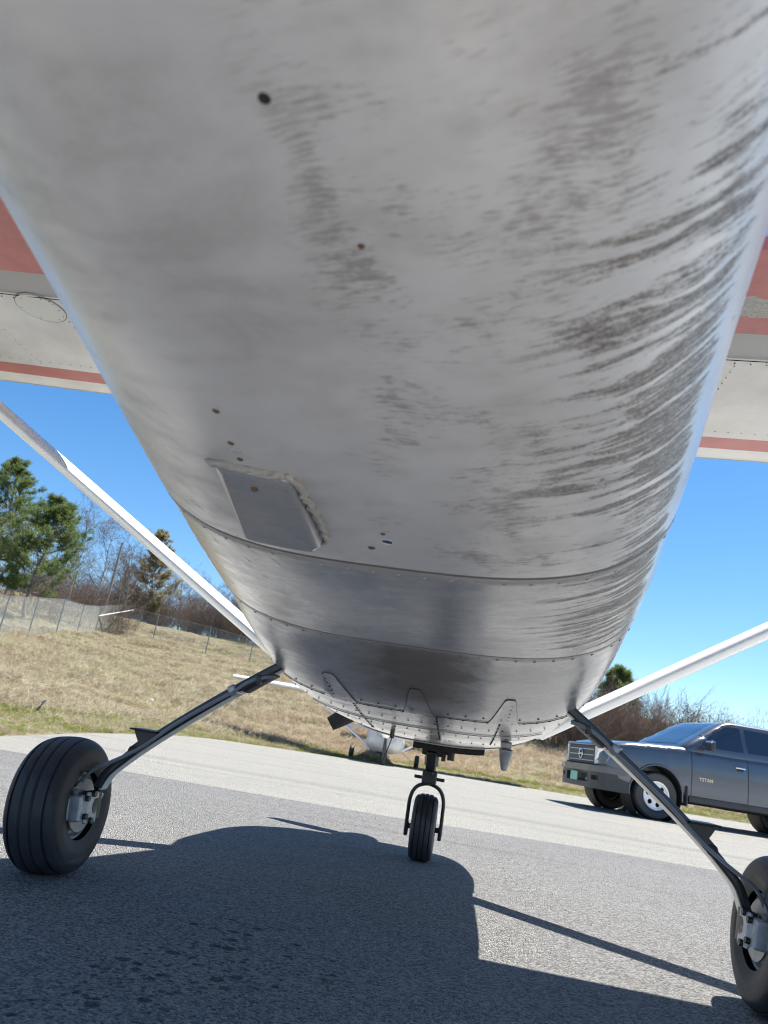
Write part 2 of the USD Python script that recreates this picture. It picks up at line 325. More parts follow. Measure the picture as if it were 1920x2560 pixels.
def leafy(name, c1, c2, tr=0.3, patch=None, browner=False):
    g = G(); ge = g.add('geometry')
    col = g.ramp(f'{ge}.random_per_island', [(0.0, c1), (1.0, c2)])
    if patch:
        P = f'{ge}.position'
        for (scale, lo, hi, amount, tint) in patch: col = g.mix(g.math('multiply', g.step(g.noise(P, scale, 4.0, 0.6), lo, hi), amount), col, tint)
    if browner:                                  # reddish dead weeds take over on the far bank
        px = g.add('separate_xyz', 'x', {'vector': f'{ge}.position'}); col = g.mix(g.math('multiply', g.step(px, -11.0, -4.0), 0.45), col, (0.50, 0.39, 0.29))
    d = g.add('diffuse_bsdf', 'BSDF', {'color': col}); t = g.add('translucent_bsdf', 'BSDF', {'color': col})
    m = g.add('mix_closure', 'closure', {'closure1': d, 'closure2': t}, fac=tr)
    return g.done(name, m)
M['straw'] = leafy('straw_blades', (0.42, 0.365, 0.25), (0.82, 0.77, 0.60), 0.45, [(0.30, 0.52, 0.64, 0.45, (0.40, 0.37, 0.17)), (0.45, 0.52, 0.64, 0.65, (0.36, 0.27, 0.19)), (1.3, 0.48, 0.64, 0.72, (0.19, 0.155, 0.10)), (4.0, 0.50, 0.62, 0.5, (0.90, 0.86, 0.70))], True)
M['blade'] = leafy('green_blades', (0.24, 0.27, 0.075), (0.52, 0.50, 0.22), 0.45)
M['needle'] = leafy('pine_needles', (0.15, 0.20, 0.07), (0.50, 0.50, 0.20), 0.5)
M['needle2'] = leafy('larch_needles', (0.30, 0.27, 0.16), (0.54, 0.48, 0.30), 0.5)
M['bark'] = mat('bark', (0.20, 0.165, 0.14), 0.9, var=0.35, vscale=8.0)
M['birch'] = mat('pale_bark', (0.34, 0.31, 0.28), 0.8, var=0.4, vscale=6.0)
M['twig'] = leafy('bare_twigs', (0.24, 0.19, 0.16), (0.46, 0.38, 0.33), 0.15)
M['galv'] = mat('galvanised_steel', (0.20, 0.22, 0.22), 0.5, metal=0.3, var=0.15, vscale=10.0)
M['link'] = mat('chain_link_wire', (0.26, 0.30, 0.29), 0.5)
M['wood'] = mat('grey_wood', (0.24, 0.22, 0.20), 0.85, var=0.25, vscale=12.0)
M['truck'] = mat('truck_paint', (0.070, 0.080, 0.098), 0.28, metal=0.5, coat=1.0, coat_rough=0.03)
M['plastic'] = mat('black_plastic', (0.022, 0.023, 0.025), 0.55, var=0.2, vscale=20.0)
M['wheelsilver'] = mat('wheel_silver', (0.55, 0.56, 0.58), 0.32, metal=0.4)
M['lamp'] = mat('lamp_lens', (0.62, 0.64, 0.66), 0.08, spec=0.8, coat=1.0, metal=0.5)
M['amber'] = mat('amber_lens', (0.62, 0.13, 0.02), 0.15, coat=1.0)
M['platepaint'] = mat('plate_green', (0.10, 0.30, 0.22), 0.4)

# ---------------------------------------------------------------- ground: apron, taxiway, hill
EDGE = [(-26, -60), (-12, -16), (-6.4, -4), (-4.6, 1), (-4.75, 5.2), (-5.6, 9), (-6.05, 13), (-6.0, 17), (-5.3, 20), (-3.6, 22.4), (0, 22.9), (4, 22.8), (10, 24), (18, 29), (34, 38), (70, 50), (130, 60)]
APRON = Polygon(EDGE + [(130, -60)])
def fall(y):
    t = np.clip((np.asarray(y, float) - 14) / 8.5, 0, 1); return -0.13 * t * t * (3 - 2 * t)
def ramp(x, a, b): t = np.clip((x - a) / (b - a), 0, 1); return t * t * (3 - 2 * t)
def hill_z(x, y):
    x, y = np.asarray(x, float), np.asarray(y, float)
    pts = shapely.points(x.ravel(), y.ravel())
    d = shapely.distance(shapely.LineString(EDGE), pts).reshape(x.shape)
    inside = shapely.contains(APRON, pts).reshape(x.shape)
    d = np.where(inside, -d, d)
    P = np.stack([x, y, np.zeros_like(x)], -1)
    lump = (meshkit.fbm(P * 0.12, 3, 5) - 0.5) * 0.8 + (meshkit.fbm(P * 0.6, 3, 9) - 0.5) * 0.35
    right = ramp(x, -4, 14)
    slope = 0.146 - 0.016 * right
    h = 0.05 * np.clip(d, 0, 2.5) + slope * np.clip(d - 2.5, 0, 29.5) + 0.21 * np.clip(d - 32, 0, 16) + 0.05 * np.clip(d - 48, 0, 40)
    h = h + lump * ramp(d, 1.0, 9.0)
    return np.where(d > 0, h + fall(y), fall(y) - 0.035 + 0.0 * h) + np.where(d > 0, -0.03 * (1 - ramp(d, 0, 0.6)), 0)
ax = np.r_[np.linspace(-260, -62, 14), np.linspace(-60, -1, 150), np.linspace(0, 40, 90), np.linspace(42, 260, 18)]
ay = np.r_[np.linspace(-120, -12, 16), np.linspace(-10, 60, 190), np.linspace(61, 120, 40), np.linspace(126, 420, 16)]
gx, gy = np.meshgrid(ax, ay, indexing='ij')
v = np.stack([gx, gy, hill_z(gx, gy)], -1).reshape(-1, 3)
hf = grid_faces(len(ax), len(ay))[:, ::-1]
part('/World', 'hillside', (v, hf), M['hill'], smooth=True, kind='structure')
def sheet(poly, z_off, step=1.0):
    x0, y0, x1, y1 = poly.bounds
    tri = []
    for yy in np.arange(y0, y1, 2.0):
        c = poly.intersection(shapely.box(x0 - 1, yy, x1 + 1, yy + 2.0))
        for gm in getattr(c, 'geoms', [c]):
            if gm.geom_type == 'Polygon' and gm.area > 1e-6:
                vv, ff = trimesh.creation.triangulate_polygon(gm, engine='earcut'); tri.append(trimesh.Trimesh(np.c_[vv, np.zeros(len(vv))], ff, process=False))
    m = cat_(tri); p = m.vertices.copy(); p[:, 2] = fall(p[:, 1]) + z_off
    m = trimesh.Trimesh(p, m.faces, process=False)
    if m.face_normals[:, 2].mean() < 0: m.invert()
    return m
SEAM = [(-30, 3.75), (-2.6, 3.85), (-0.5, 3.95), (1.4, 4.25), (6, 4.3), (40, 5.5), (140, 8)]
near = APRON.intersection(Polygon(SEAM + [(140, -70), (-40, -70), (-40, 3.7)]))
far = APRON.difference(Polygon(SEAM + [(140, -70), (-40, -70), (-40, 3.7)]))
part('/World', 'apron', sheet(near, 0.0), M['apron'], smooth=False, kind='structure')
part('/World', 'taxiway', sheet(far, 0.0), M['taxi'], smooth=False, kind='structure')

# ---------------------------------------------------------------- aeroplane
ST = np.array([  # y, half width, keel z, top z, lower height H, exponent n
    (-4.75, 0.04, 1.2, 1.46, 0.1, 2.2), (-4.2, 0.11, 1.15, 1.52, 0.16, 2.3), (-3.3, 0.215, 1.065, 1.6, 0.24, 2.5), (-2.65, 0.322, 0.989, 1.66, 0.265, 2.7), (-2.078, 0.391, 0.9334, 1.7, 0.275, 2.8), (-1.385, 0.489, 0.874, 1.84, 0.275, 3), (-0.7248, 0.566, 0.8261, 2.02, 0.275, 3.3), (-0.4, 0.583, 0.77, 2.1, 0.26, 3.2), (0, 0.592, 0.699, 2.12, 0.25, 3),
    (.5, .602, .650, 2.12, .27, 2.9), (.8, .60, .630, 2.10, .29, 2.8), (1.42, .59, .615, 1.64, .30, 2.7), (1.7, .60, .610, 1.66, .32, 2.6), (2.2, .58, .69, 1.64, .32, 2.6), (2.52, .50, .80, 1.54, .28, 2.4), (2.62, .36, .90, 1.46, .22, 2.2)])
STF = PchipInterpolator(ST[:, 0], ST[:, 1:])
def sec(y):
    hw, zb, zt, H, n = STF(y); Ht = min(0.45, (zt - zb - H) * 0.7); Ht = Ht - 0.5 * max(0.0, Ht - 0.20) * min(1.0, max(0.0, (y - 1.3) / 0.3)); return hw, zb, zt, H, n, Ht
def keel(x, y):
    hw, zb, zt, H, n, Ht = sec(y); return zb + H * (1 - (1 - min(1, abs(x) / hw) ** n) ** (1 / n))
def wall_x(y, z):
    hw, zb, zt, H, n, Ht = sec(y)
    if z < zb + H: return hw * (1 - min(1, (zb + H - z) / H) ** n) ** (1 / n)
    if z > zt - Ht: return hw * (1 - min(1, (z - zt + Ht) / Ht) ** 2.6) ** (1 / 2.6)
    return hw
def half_ring(y, grow=0.0):
    hw, zb, zt, H, n, Ht = sec(y); hw += grow; zb -= grow; zt += grow; H += grow * .3; Ht += grow * .3
    t = np.linspace(0, 1, 40); ph = t ** 1.0 * np.pi / 2
    xs = hw * np.sin(ph) ** (2 / n); zs = zb + H - H * np.cos(ph) ** (2 / n)
    lo = np.stack([xs, zs], 1)
    mid = np.stack([np.full(7, hw), np.linspace(zb + H, zt - Ht, 9)[1:-1]], 1)
    ph = np.linspace(0, np.pi / 2, 18)
    hi = np.stack([hw * np.cos(ph) ** (2 / 2.6), zt - Ht + Ht * np.sin(ph) ** (2 / 2.6)], 1)
    return np.vstack([lo, mid, hi])
def skin(y0, y1, step=0.05, grow=0.0, lip=0.0, cap=False):
    ys = np.linspace(y0, y1, max(3, int(abs(y1 - y0) / step) + 1))
    rows, uvs = [], []
    for y in ys:
        h = half_ring(y, grow)
        seg = np.r_[0, np.cumsum(np.linalg.norm(np.diff(h, axis=0), axis=1))]
        tn = np.gradient(h, axis=0); face = np.clip(np.arctan2(tn[:, 1], tn[:, 0]) / (np.pi / 2), 0, 2)
        ring = np.vstack([np.c_[-h[::-1, 0], np.full(len(h), y), h[::-1, 1]], np.c_[h[1:, 0], np.full(len(h) - 1, y), h[1:, 1]]])
        uv = np.vstack([np.c_[-seg[::-1], face[::-1]], np.c_[seg[1:], face[1:]]])
        rows.append(ring); uvs.append(uv)
    if lip:                                       # turned-in edge so that the lap has thickness
        for end, y in ((0, y0), (-1, y1)):
            h = half_ring(y, grow - lip)
            ring = np.vstack([np.c_[-h[::-1, 0], np.full(len(h), y), h[::-1, 1]], np.c_[h[1:, 0], np.full(len(h) - 1, y), h[1:, 1]]])
            (rows.insert(0, ring), uvs.insert(0, uvs[0])) if end == 0 else (rows.append(ring), uvs.append(uvs[-1]))
    v = np.array(rows); n, m = v.shape[:2]; f = grid_faces(n, m); V = v.reshape(-1, 3); UV = np.array(uvs).reshape(-1, 2)
    if cap:
        for r in cap:
            c = V[r * m % len(V):][:m].mean(0) if r == 0 else V[-m:].mean(0); b = 0 if r == 0 else (n - 1) * m
            V = np.vstack([V, c]); UV = np.vstack([UV, [0, 0]])
            f = np.vstack([f, [[b + j, len(V) - 1, b + (j + 1)] if r == 0 else [b + j, b + j + 1, len(V) - 1] for j in range(m - 1)]])
    mesh = trimesh.Trimesh(V, f, process=False)
    e = n // 2 * m + m // 2
    return mesh, UV
def dots(pts, r, hgt, n=8):
    """Rivet heads: low domes on the lower skin, one joined mesh. pts: (x, y, side) with side 0 on the keel skin, or (z, y, +-1) on the wall."""
    out = []
    base = trimesh.creation.icosphere(1, 1.0); base.vertices[:, 2] = base.vertices[:, 2] * hgt / r; base.vertices *= r
    V, Fc = base.vertices, base.faces
    for a, y, sd in pts:
        if sd == 0: p = np.array([a, y, keel(a, y)]); nx = (keel(a + .01, y) - keel(a - .01, y)) / .02; ny = (keel(a, y + .01) - keel(a, y - .01)) / .02; nn = np.array([nx, ny, -1.0])
        else: p = np.array([sd * wall_x(y, a), y, a]); nz = -(wall_x(y, a + .01) - wall_x(y, a - .01)) / .02; ny = -(wall_x(y + .01, a) - wall_x(y - .01, a)) / .02; nn = np.array([sd, ny, nz])
        nn /= np.linalg.norm(nn)
        T = trimesh.geometry.align_vectors([0, 0, 1], nn)[:3, :3]
        out.append(trimesh.Trimesh(V @ T.T + p, Fc, process=False))
    return cat_(out)
def conform(poly, thick, nseg=10, flip=False, grow=0.0):
    """A thin plate over the outline poly (x, y), lying on the belly."""
    pg = Polygon(poly).segmentize(0.03)
    vv, ff = trimesh.creation.triangulate_polygon(pg, engine='earcut')
    m = trimesh.creation.extrude_triangulation(vv, ff, thick)
    p = m.vertices.copy(); p[:, 2] = np.array([keel(a, b) - grow - c for (a, b, c) in p]); m = trimesh.Trimesh(p, m.faces, process=False); m.invert(); return m

def airfoil(c, n=40):
    t = (1 - np.cos(np.linspace(0, np.pi, n))) / 2
    th = 0.6 * (0.2969 * np.sqrt(t) - 0.1260 * t - 0.3516 * t ** 2 + 0.2843 * t ** 3 - 0.1036 * t ** 4)
    cb = np.where(t < .4, .02 / .16 * (.8 * t - t * t), .02 / .36 * (.2 + .8 * t - t * t))
    up, lo = cb + th, np.maximum(cb - th, -0.036)
    lo = np.where(t > .12, np.minimum(lo, -0.036 + (t - .12) * 0.008), lo)
    return t, up + 0.036, lo + 0.036
def wing_section(x, y_le, ch, z0, a, b, n=40):
    t, up, lo = airfoil(1.0, 90)
    k = np.linspace(a, b, n); u, l = np.interp(k, t, up), np.interp(k, t, lo)
    if a == 0: k = (1 - np.cos(np.linspace(0, 1, n) * np.pi / 2)) * (b - a) + a; u, l = np.interp(k, t, up), np.interp(k, t, lo)
    P = np.vstack([np.c_[k, u], np.c_[k[::-1], l[::-1]]])
    return np.c_[np.full(len(P), x), y_le - ch * P[:, 0], z0 + ch * P[:, 1]]
def wing_mesh(s, xs, a, b, grow=0.0):
    secs = []
    for x in xs:
        ch = 1.60 - max(0, x - 2.95) / 2.45 * 0.42; yl = 0.83 - max(0, x - 2.95) / 2.45 * 0.10
        secs.append(wing_section(s * x, yl, ch, 2.05 + .03 * x, a, b))
    V = np.array(secs); n, m = V.shape[:2]; f = grid_faces(n, m, True); V = V.reshape(-1, 3)
    c0, c1 = V[:m].mean(0), V[-m:].mean(0); k = len(V); V = np.vstack([V, c0, c1])
    f = np.vstack([f, [[k, (j + 1) % m, j] for j in range(m)], [[k + 1, (n - 1) * m + j, (n - 1) * m + (j + 1) % m] for j in range(m)]])
    mm = trimesh.Trimesh(V, f, process=False); mm.fix_normals(); return mm

def tyre_mesh(R, W, rim, grooves=4, flat=0.008):
    hw = W / 2; prof = [(rim, -hw * .62)]
    t = np.linspace(-1, 1, 121)
    base = []
    for q in t:
        a = q * np.pi * 0.5 * 1.25
        xx = hw * math.copysign(min(1, abs(math.sin(a))) ** 0.85 if abs(a) < np.pi / 2 else 1 - 0.35 * (abs(a) - np.pi / 2) ** 1.2, a)
        rr = rim + (R - rim) * (max(0.0, math.cos(abs(a))) ** 0.52 * 0.62 + 0.38 if abs(a) < np.pi / 2 else 0.38 - 0.9 * (abs(a) - np.pi / 2))
        base.append([max(rr, rim), xx])
    base = np.array(base)
    tread = np.abs(base[:, 1]) < hw * 0.72
    for gi in np.linspace(-.5, .5, grooves):
        w = np.abs(base[:, 1] - gi * W * .62); base[:, 0] -= np.where((w < W * .018) & tread, 0.006, 0)
    m = lathe(base, 96, 'x')
    p = m.vertices.copy(); low = p[:, 2] < -(R - flat - .02)
    p[:, 2] = np.where(p[:, 2] < -(R - flat), -(R - flat), p[:, 2]); p[:, 0] *= 1 + 0.10 * np.clip((-p[:, 2] - R * .75) / (R * .25), 0, 1)
    m = trimesh.Trimesh(p, m.faces, process=False); m.fix_normals()
    if m.volume < 0: m.invert()
    return m
def place(m, T): m = m.copy(); m.apply_transform(T); return m
def letters_on_ring(text, r, h, xpos, side, start, depth=0.0015):
    """Raised lettering round a tyre wall facing -side... reads from the inboard side."""
    out = []; ang = start
    for ch in text:
        if ch == ' ': ang += h * .5 / r; continue
        tm = meshkit.text_mesh(ch, h, depth, bold=True); w = tm.extents[0]
        tm.apply_translation([-tm.bounds[0][0] - w / 2, 0, 0])
        ang += (w / 2 + h * .1) / r
        # local x -> tangent, local y -> radial, local z -> inboard
        rad = np.array([0, math.sin(ang), math.cos(ang)]); tan = np.array([0, math.cos(ang), -math.sin(ang)])
        inb = np.array([-side, 0, 0.0])
        if np.dot(np.cross(tan, rad), inb) < 0: tan = -tan; 
        T = np.eye(4); T[:3, 0] = tan; T[:3, 1] = rad; T[:3, 2] = inb; T[:3, 3] = rad * r + np.array([xpos, 0, 0])
        tm.apply_transform(T); out.append(tm); ang += (w / 2 + h * .1) / r
    return cat_(out)

def build_aeroplane(name, label, loc, rotz, paint, detail=True, group=None):
    t = thing(name, label, 'airplane', loc, rotz, group)
    fus, uv = skin(-4.75, -1.375, 0.08, 0.0012, 0.0025)
    f0 = part(t, 'fuselage_skin', fus, paint, True, uv)
    for (y0, y1, gr) in ((-1.415, -0.715, 0.0), (-0.755, 0.02, -0.0012), (-0.03, 1.43, -0.0024)):
        mm, uv = skin(y0, y1, 0.05, gr, 0.0025)
        part(t, 'fuselage_skin', mm, M['bare'] if detail else paint, True, uv)
    mm, uv = skin(1.425, 2.62, 0.05, 0.004, 0.004, cap=(1,))
    cowl = part(t, 'engine_cowling', mm, paint, True, uv)
    for s in (-1, 1):
        part(cowl, 'air_inlet', place(lathe([(0.001, 0), (0.10, 0), (0.115, .012), (0.12, -.01)], 28, 'x'), trimesh.geometry.align_vectors([1, 0, 0], [0, 1, 0])).apply_scale(1).apply_translation([s * .17, 2.615, 1.2]), M['dark'])
    part(cowl, 'air_outlet', conform([(-.10, 1.50), (.28, 1.50), (.20, 1.95), (-.05, 1.95)], 0.030, grow=0.004), M['dark'], label='black lower outlet around the nose leg')
    # tail
    def fin(pts, th, flat):
        pl = plate(pts, -th / 2, th / 2)
        return pl
    vf = plate([(-3.6, 1.48), (-4.1, 1.75), (-4.75, 2.62), (-5.05, 2.62), (-4.72, 1.42)], -.03, .03); vf.apply_transform(np.array([[0, 0, 1, 0], [1, 0, 0, 0], [0, 1, 0, 0], [0, 0, 0, 1.]]))
    part(t, 'tail_fin', vf, M['white']); rd = plate([(-4.74, 1.2), (-5.07, 2.62), (-5.42, 2.62), (-5.3, 1.2)], -.022, .022); rd.apply_transform(np.array([[0, 0, 1, 0], [1, 0, 0, 0], [0, 1, 0, 0], [0, 0, 0, 1.]]))
    part(t, 'rudder', rd, M['white'])
    for s in (-1, 1):
        part(t, 'tailplane', plate([(s * .06, -3.95), (s * 1.72, -4.2), (s * 1.72, -4.62), (s * .06, -4.68)], 1.34, 1.40), M['white'])
        part(t, 'elevator', plate([(s * .10, -4.69), (s * 1.72, -4.63), (s * 1.72, -4.95), (s * .10, -5.1)], 1.35, 1.385), M['flap'] if detail else M['white'])
    # wings
    for s in (-1, 1):
        w = part(t, 'wing', wing_mesh(s, [.40, 1.2, 2.0, 2.95, 4.2, 5.40], 0, 0.7275), M['wing'] if detail else M['white'], 35)
        part(t, 'flap', wing_mesh(s, [.60, 1.2, 2.0, 2.72], 0.7295, 1.0).apply_translation([0, 0, -.006]), M['flap'] if detail else M['white'], 35)
        part(t, 'aileron', wing_mesh(s, [2.74, 3.5, 4.4, 5.30], 0.7295, 1.0), M['white'], 35)
        if detail:
            zc = 2.05 + .03 * 1.82 + 0.001
            cov = lathe([(0.0005, -.0035), (.098, -.0035), (.103, 0), (.103, .004)], 48, 'z'); 
            if s < 0: 
                cv = part(w, 'inspection_cover', cov.apply_translation([s * 1.82, -.078, zc]), M['cover'], label='round inspection cover with screws')
                gap = lathe([(.1035, -.002), (.1055, -.002)], 48, 'z').apply_translation([s * 1.82, -.078, zc]); part(w, 'cover_gap', gap, M['dark'])
                for a in range(0, 360, 60): part(w, 'screw', trimesh.creation.icosphere(1, .005).apply_translation([s * 1.82 + .088 * math.cos(math.radians(a)), -.078 + .088 * math.sin(math.radians(a)), zc - .003]), M['chrome'])
            jl = sweep([(s * x, -.1655, 2.0485 + .03 * x) for x in np.linspace(.62, 5.3, 30)], ell(.0025, .0015, 6)); part(w, 'skin_joint', jl, M['dark'])
            rv = [trimesh.creation.icosphere(1, .0032).apply_translation([s * x, y, 2.0505 + .03 * x]) for x in np.arange(.7, 2.9, .055) for y in (.44, -.14)]
            rv += [trimesh.creation.icosphere(1, .0028).apply_translation([s * x, y, 2.0505 + .03 * x]) for x in (.98, 1.36, 1.74, 2.14, 2.52) for y in np.arange(-.12, .48, .045)]
            part(w, 'rivet_row', cat_(rv), M['rivet'], kind='stuff')
            part(w, 'skin_lap', sweep([(s * 1.55, y, 2.0490 + .03 * 1.55) for y in np.linspace(-.16, .70, 20)], ell(.0018, .0014, 6)), M['greywhite'])
        # strut
        A, B = np.array([s * .53, 1.25, .742]), np.array([s * 2.70, .41, 2.10])
        pts = A + (B - A) * np.linspace(0, 1, 14)[:, None]
        d = (B - A) / np.linalg.norm(B - A); th = np.linspace(0, 2 * np.pi, 24, endpoint=False)
        chord = np.array([0, 1.0, 0]) - d * d[1]; chord /= np.linalg.norm(chord); up = np.cross(chord, d)
        wdt = np.where(np.cos(th) > 0, np.cos(th) * .06, np.cos(th) * .095); tk = .036 * np.sin(th) * (1 - .35 * np.clip(-np.cos(th), 0, 1))
        V = (pts[:, None] + wdt[None, :, None] * chord + tk[None, :, None] * up); n, m = V.shape[:2]
        sm = trimesh.Trimesh(V.reshape(-1, 3), grid_faces(n, m, True), process=False); sm.fix_normals()
        st = part(t, 'wing_strut', sm, M['white'], True)
        part(st, 'strut_fitting', cat_([box(A + d * .02, (.09, .10, .05), rot=rotm([0, 1, 0], -s * 32), r=.012), box(B - d * .02, (.10, .11, .05), rot=rotm([0, 1, 0], -s * 32), r=.012)]), M['white'])
    # windows
    def pane(s, y0, y1, z0, z1, slant=0):
        ys, zs = np.linspace(y0, y1, 10), np.linspace(z0, z1, 8)
        V = np.array([[[s * (wall_x(y + slant * (z - z0), z) + .004), y + slant * (z - z0), z] for z in zs] for y in ys])
        return trimesh.Trimesh(V.reshape(-1, 3), grid_faces(10, 8) if s < 0 else grid_faces(10, 8)[:, ::-1], process=False)
    for s in (-1, 1):
        dr = pane(s, .12, 1.02, .88, 1.45); part(t, 'door', dr, paint if detail else M['white'])
        part(t, 'side_window', pane(s, .16, .95, 1.48, 1.92, -.25), M['glass'], True); part(t, 'side_window', pane(s, -.62, .06, 1.48, 1.92), M['glass'], True)
    ys = np.linspace(.84, 1.38, 8); 
    V = np.array([[[u * (sec(y)[0] - .06), y, 0] for u in np.linspace(-1, 1, 12)] for y in ys])
    for i in range(8):
        for j in range(12):
            x, y = V[i, j, 0], V[i, j, 1]; hw, zb, zt, H, n, Ht = sec(y); V[i, j, 2] = zt - Ht + Ht * (1 - min(1, abs(x) / hw) ** 2.6) ** (1 / 2.6) + .006
    part(t, 'windshield', trimesh.Trimesh(V.reshape(-1, 3), grid_faces(8, 12), process=False), M['glass'], True)
    # main gear
    lift_ = 0.0 if detail else 0.26
    for s in (-1, 1):
        path = catmull([(s * .49, -.02, .784), (s * .545, -.02, .745), (s * .66, -.015, .662), (s * .80, -.01, .554), (s * .93, -.003, .446), (s * 1.00, 0, .380 + .4 * lift_), (s * 1.053, 0, .315 + .7 * lift_), (s * 1.080, 0, .200 + lift_)], 6)
        wd = np.interp(np.linspace(0, 1, len(path)), [0, .3, 1], [.040, .040, .030]); tk = np.interp(np.linspace(0, 1, len(path)), [0, .5, 1], [.013, .0125, .012])
        el = np.sign(ell(1, 1, 16)) * np.abs(ell(1, 1, 16)) ** .55
        leg = part(t, 'gear_leg', sweep(path, np.stack([np.c_[el[:, 0] * a, el[:, 1] * b] for a, b in zip(wd, tk)])), M['leggrey'] if detail else M['white'], 40)
        if not detail:
            whl = part(t, 'main_wheel', tyre_mesh(.215, .15, .09).apply_translation([s * 1.10, 0, .207 + lift_]), M['rubber'], 40); continue
        # step pad with its bracket and tie-down ring
        sx = s * .985
        br = plate(Polygon([(.880, .495), (.890, .506), (.972, .506), (.962, .488), (.950, .470), (.968, .452), (.972, .436), (.955, .424), (.935, .438)]), -.004, .004)
        T = np.array([[s, 0, 0, 0], [0, 0, 1, -.052], [0, 1, 0, -.014], [0, 0, 0, 1.]])
        sp = part(leg, 'step', box((s * .935, -.012, .495), (.092, .135, .007), r=.003), M['black'], label='black step pad')
        bq = place(br, T); bq.fix_normals(); part(sp, 'step_bracket', bq, M['black']) if False else part(leg, 'step_bracket', bq, M['black'])
        tr = trimesh.creation.torus(.013, .005, 20, 8); tr.apply_transform(rotm([1, 0, 0], 90)); tr.apply_translation([s * .960, -.055, .423]); part(leg, 'tie_down_ring', tr, M['black'])
        # brake line
        bl = [(s * .50, -.10, .738), (s * .56, -.105, .722), (s * .60, -.098, .70), (s * .64, -.088, .668), (s * .72, -.083, .61), (s * .83, -.074, .526), (s * .93, -.064, .438), (s * .975, -.075, .404), (s * 1.03, -.075, .370), (s * 1.085, -.065, .335), (s * 1.110, -.068, .28), (s * 1.100, -.09, .245)]
        part(leg, 'brake_line', tube(bl, .0062, 8, 6), M['hose'])
        part(leg, 'line_clamp', box((s * .645, -.050, .674), (.030, .085, .036), rot=rotm([0, 1, 0], s * 37), r=.008), M['steel']); part(leg, 'line_clamp', box((s * .555, -.10, .722), (.022, .022, .03), r=.005), M['black'])
        gp = path + np.c_[np.zeros(len(path)), -wd + .003, np.full(len(path), .005)]
        part(leg, 'edge_guard', sweep(gp, np.stack([np.c_[el[:, 0] * .010, el[:, 1] * (b + .002)] for b in tk])), M['legblack'], 40, label='black guard along the rear edge of the leg')
        cuff = sweep(path[2:9], np.stack([np.c_[el[:, 0] * (a + .007), el[:, 1] * (b + .007)] for a, b in zip(wd[2:9], tk[2:9])])); part(leg, 'leg_boot', cuff, M['rubber'])
        # wheel, cambered, standing on the apron
        Tm = trimesh.transformations.translation_matrix([s * 1.172, -.045, .2150]) @ trimesh.transformations.rotation_matrix(s * math.radians(6.0), [0, 1, 0])
        hub = cat_([lathe([(.001, s * -.062), (.05, s * -.062), (.052, s * -.05), (.092, s * -.046), (.100, s * -.062), (.108, s * -.062), (.108, s * .062), (.09, s * .05), (.03, s * .06), (.001, s * .062)], 48, 'x')]); hub.fix_normals()
        wh = part(t, 'main_wheel', place(hub, Tm), M['alu'], 35)
        ty = tyre_mesh(.2215, .184, .108); part(wh, 'tyre', place(ty, Tm), M['rubber'], 42)
        part(wh, 'tyre_lettering', place(letters_on_ring('HAWK', .166, .021, -s * .083, s, -.30), Tm), M['rubber'], False)
        dsc = lathe([(.045, -s * .070), (.086, -s * .070), (.086, -s * .076), (.045, -s * .076), (.045, -s * .070)], 40, 'x'); dsc.fix_normals(); part(wh, 'brake_disc', place(dsc, Tm), M['steel'])
        cal = cat_([box((-s * .085, -.062, -.005), (.060, .055, .082), r=.008), box((-s * .060, -.078, -.008), (.036, .035, .070), r=.005), box((-s * .105, -.045, .0), (.03, .04, .060), r=.010), box((-s * .118, -.02, -.004), (.014, .075, .10), r=.006)])
        part(wh, 'brake_caliper', place(cal, Tm), M['alu'])
        bolts = [cyl((-s * .10, -.058, q), (-s * .128, -.058, q), .0095, 10) for q in (-.030, .026)] + [cyl((-s * .11, -.030, q), (-s * .135, -.030, q), .010, 10) for q in (-.044, .040)]
        part(wh, 'caliper_bolt', place(cat_(bolts), Tm), M['black'], kind='stuff')
        noz = cat_([cyl((-s * .084, -.070, .036), (-s * .074, -.078, .060), .0085, 10), trimesh.creation.icosphere(2, .0115).apply_translation([-s * .082, -.073, .046])]); part(wh, 'brake_fitting', place(noz, Tm), M['hose'])
        part(wh, 'axle_flange', place(cat_([box((-s * .108, .0, .0), (.03, .090, .095), r=.006), cyl((-s * .07, 0, 0), (-s * .125, 0, 0), .026, 20)]), Tm), M['black'])
    # nose gear
    ny = 1.79; lift = 0.0 if detail else 0.26
    ol = cat_([cyl((0, ny - .10, .85), (0, ny - .03, .50), .040, 20), cyl((0, ny - .035, .585), (0, ny - .012, .41), .030, 20), box((.01, ny - .055, .60), (.14, .07, .10), r=.012), box((0, ny - .03, .435), (.082, .075, .075), r=.01)])
    ng = part(t, 'nose_gear_leg', ol, M['black'])
    part(ng, 'torque_link', cat_([box((0, ny - .10, .52), (.055, .02, .11), rot=rotm([1, 0, 0], 20), r=.006), box((0, ny - .11, .46), (.04, .05, .016), r=.005)]), M['black'])
    part(ng, 'steering_damper', cat_([cyl((.035, ny - .09, .60), (.105, ny - .10, .575), .016, 14), cyl((.105, ny - .10, .605), (.105, ny - .10, .54), .020, 14), cyl((.062, ny - .09, .63), (.066, ny - .09, .53), .012, 12)]), M['black']); part(ng, 'steering_rod', cyl((-.04, ny - .08, .68), (-.045, ny - .08, .575), .014, 12), M['black'])
    part(ng, 'tow_lug', cat_([cyl((-.085, ny - .02, .428), (.085, ny - .02, .428), .009, 12)]), M['black'])
    arc = [(q * .096, ny, .135 + lift) if abs(q) > 1 else (q * .096, ny, z + lift) for q, z in ((-1.001, .135), (-1, .285), (-.92, .335), (-.6, .380), (0, .398), (.6, .380), (.92, .335), (1, .285), (1.001, .135))]
    el = np.sign(ell(1, 1, 12)) * np.abs(ell(1, 1, 12)) ** .6
    ac = catmull(arc, 6)
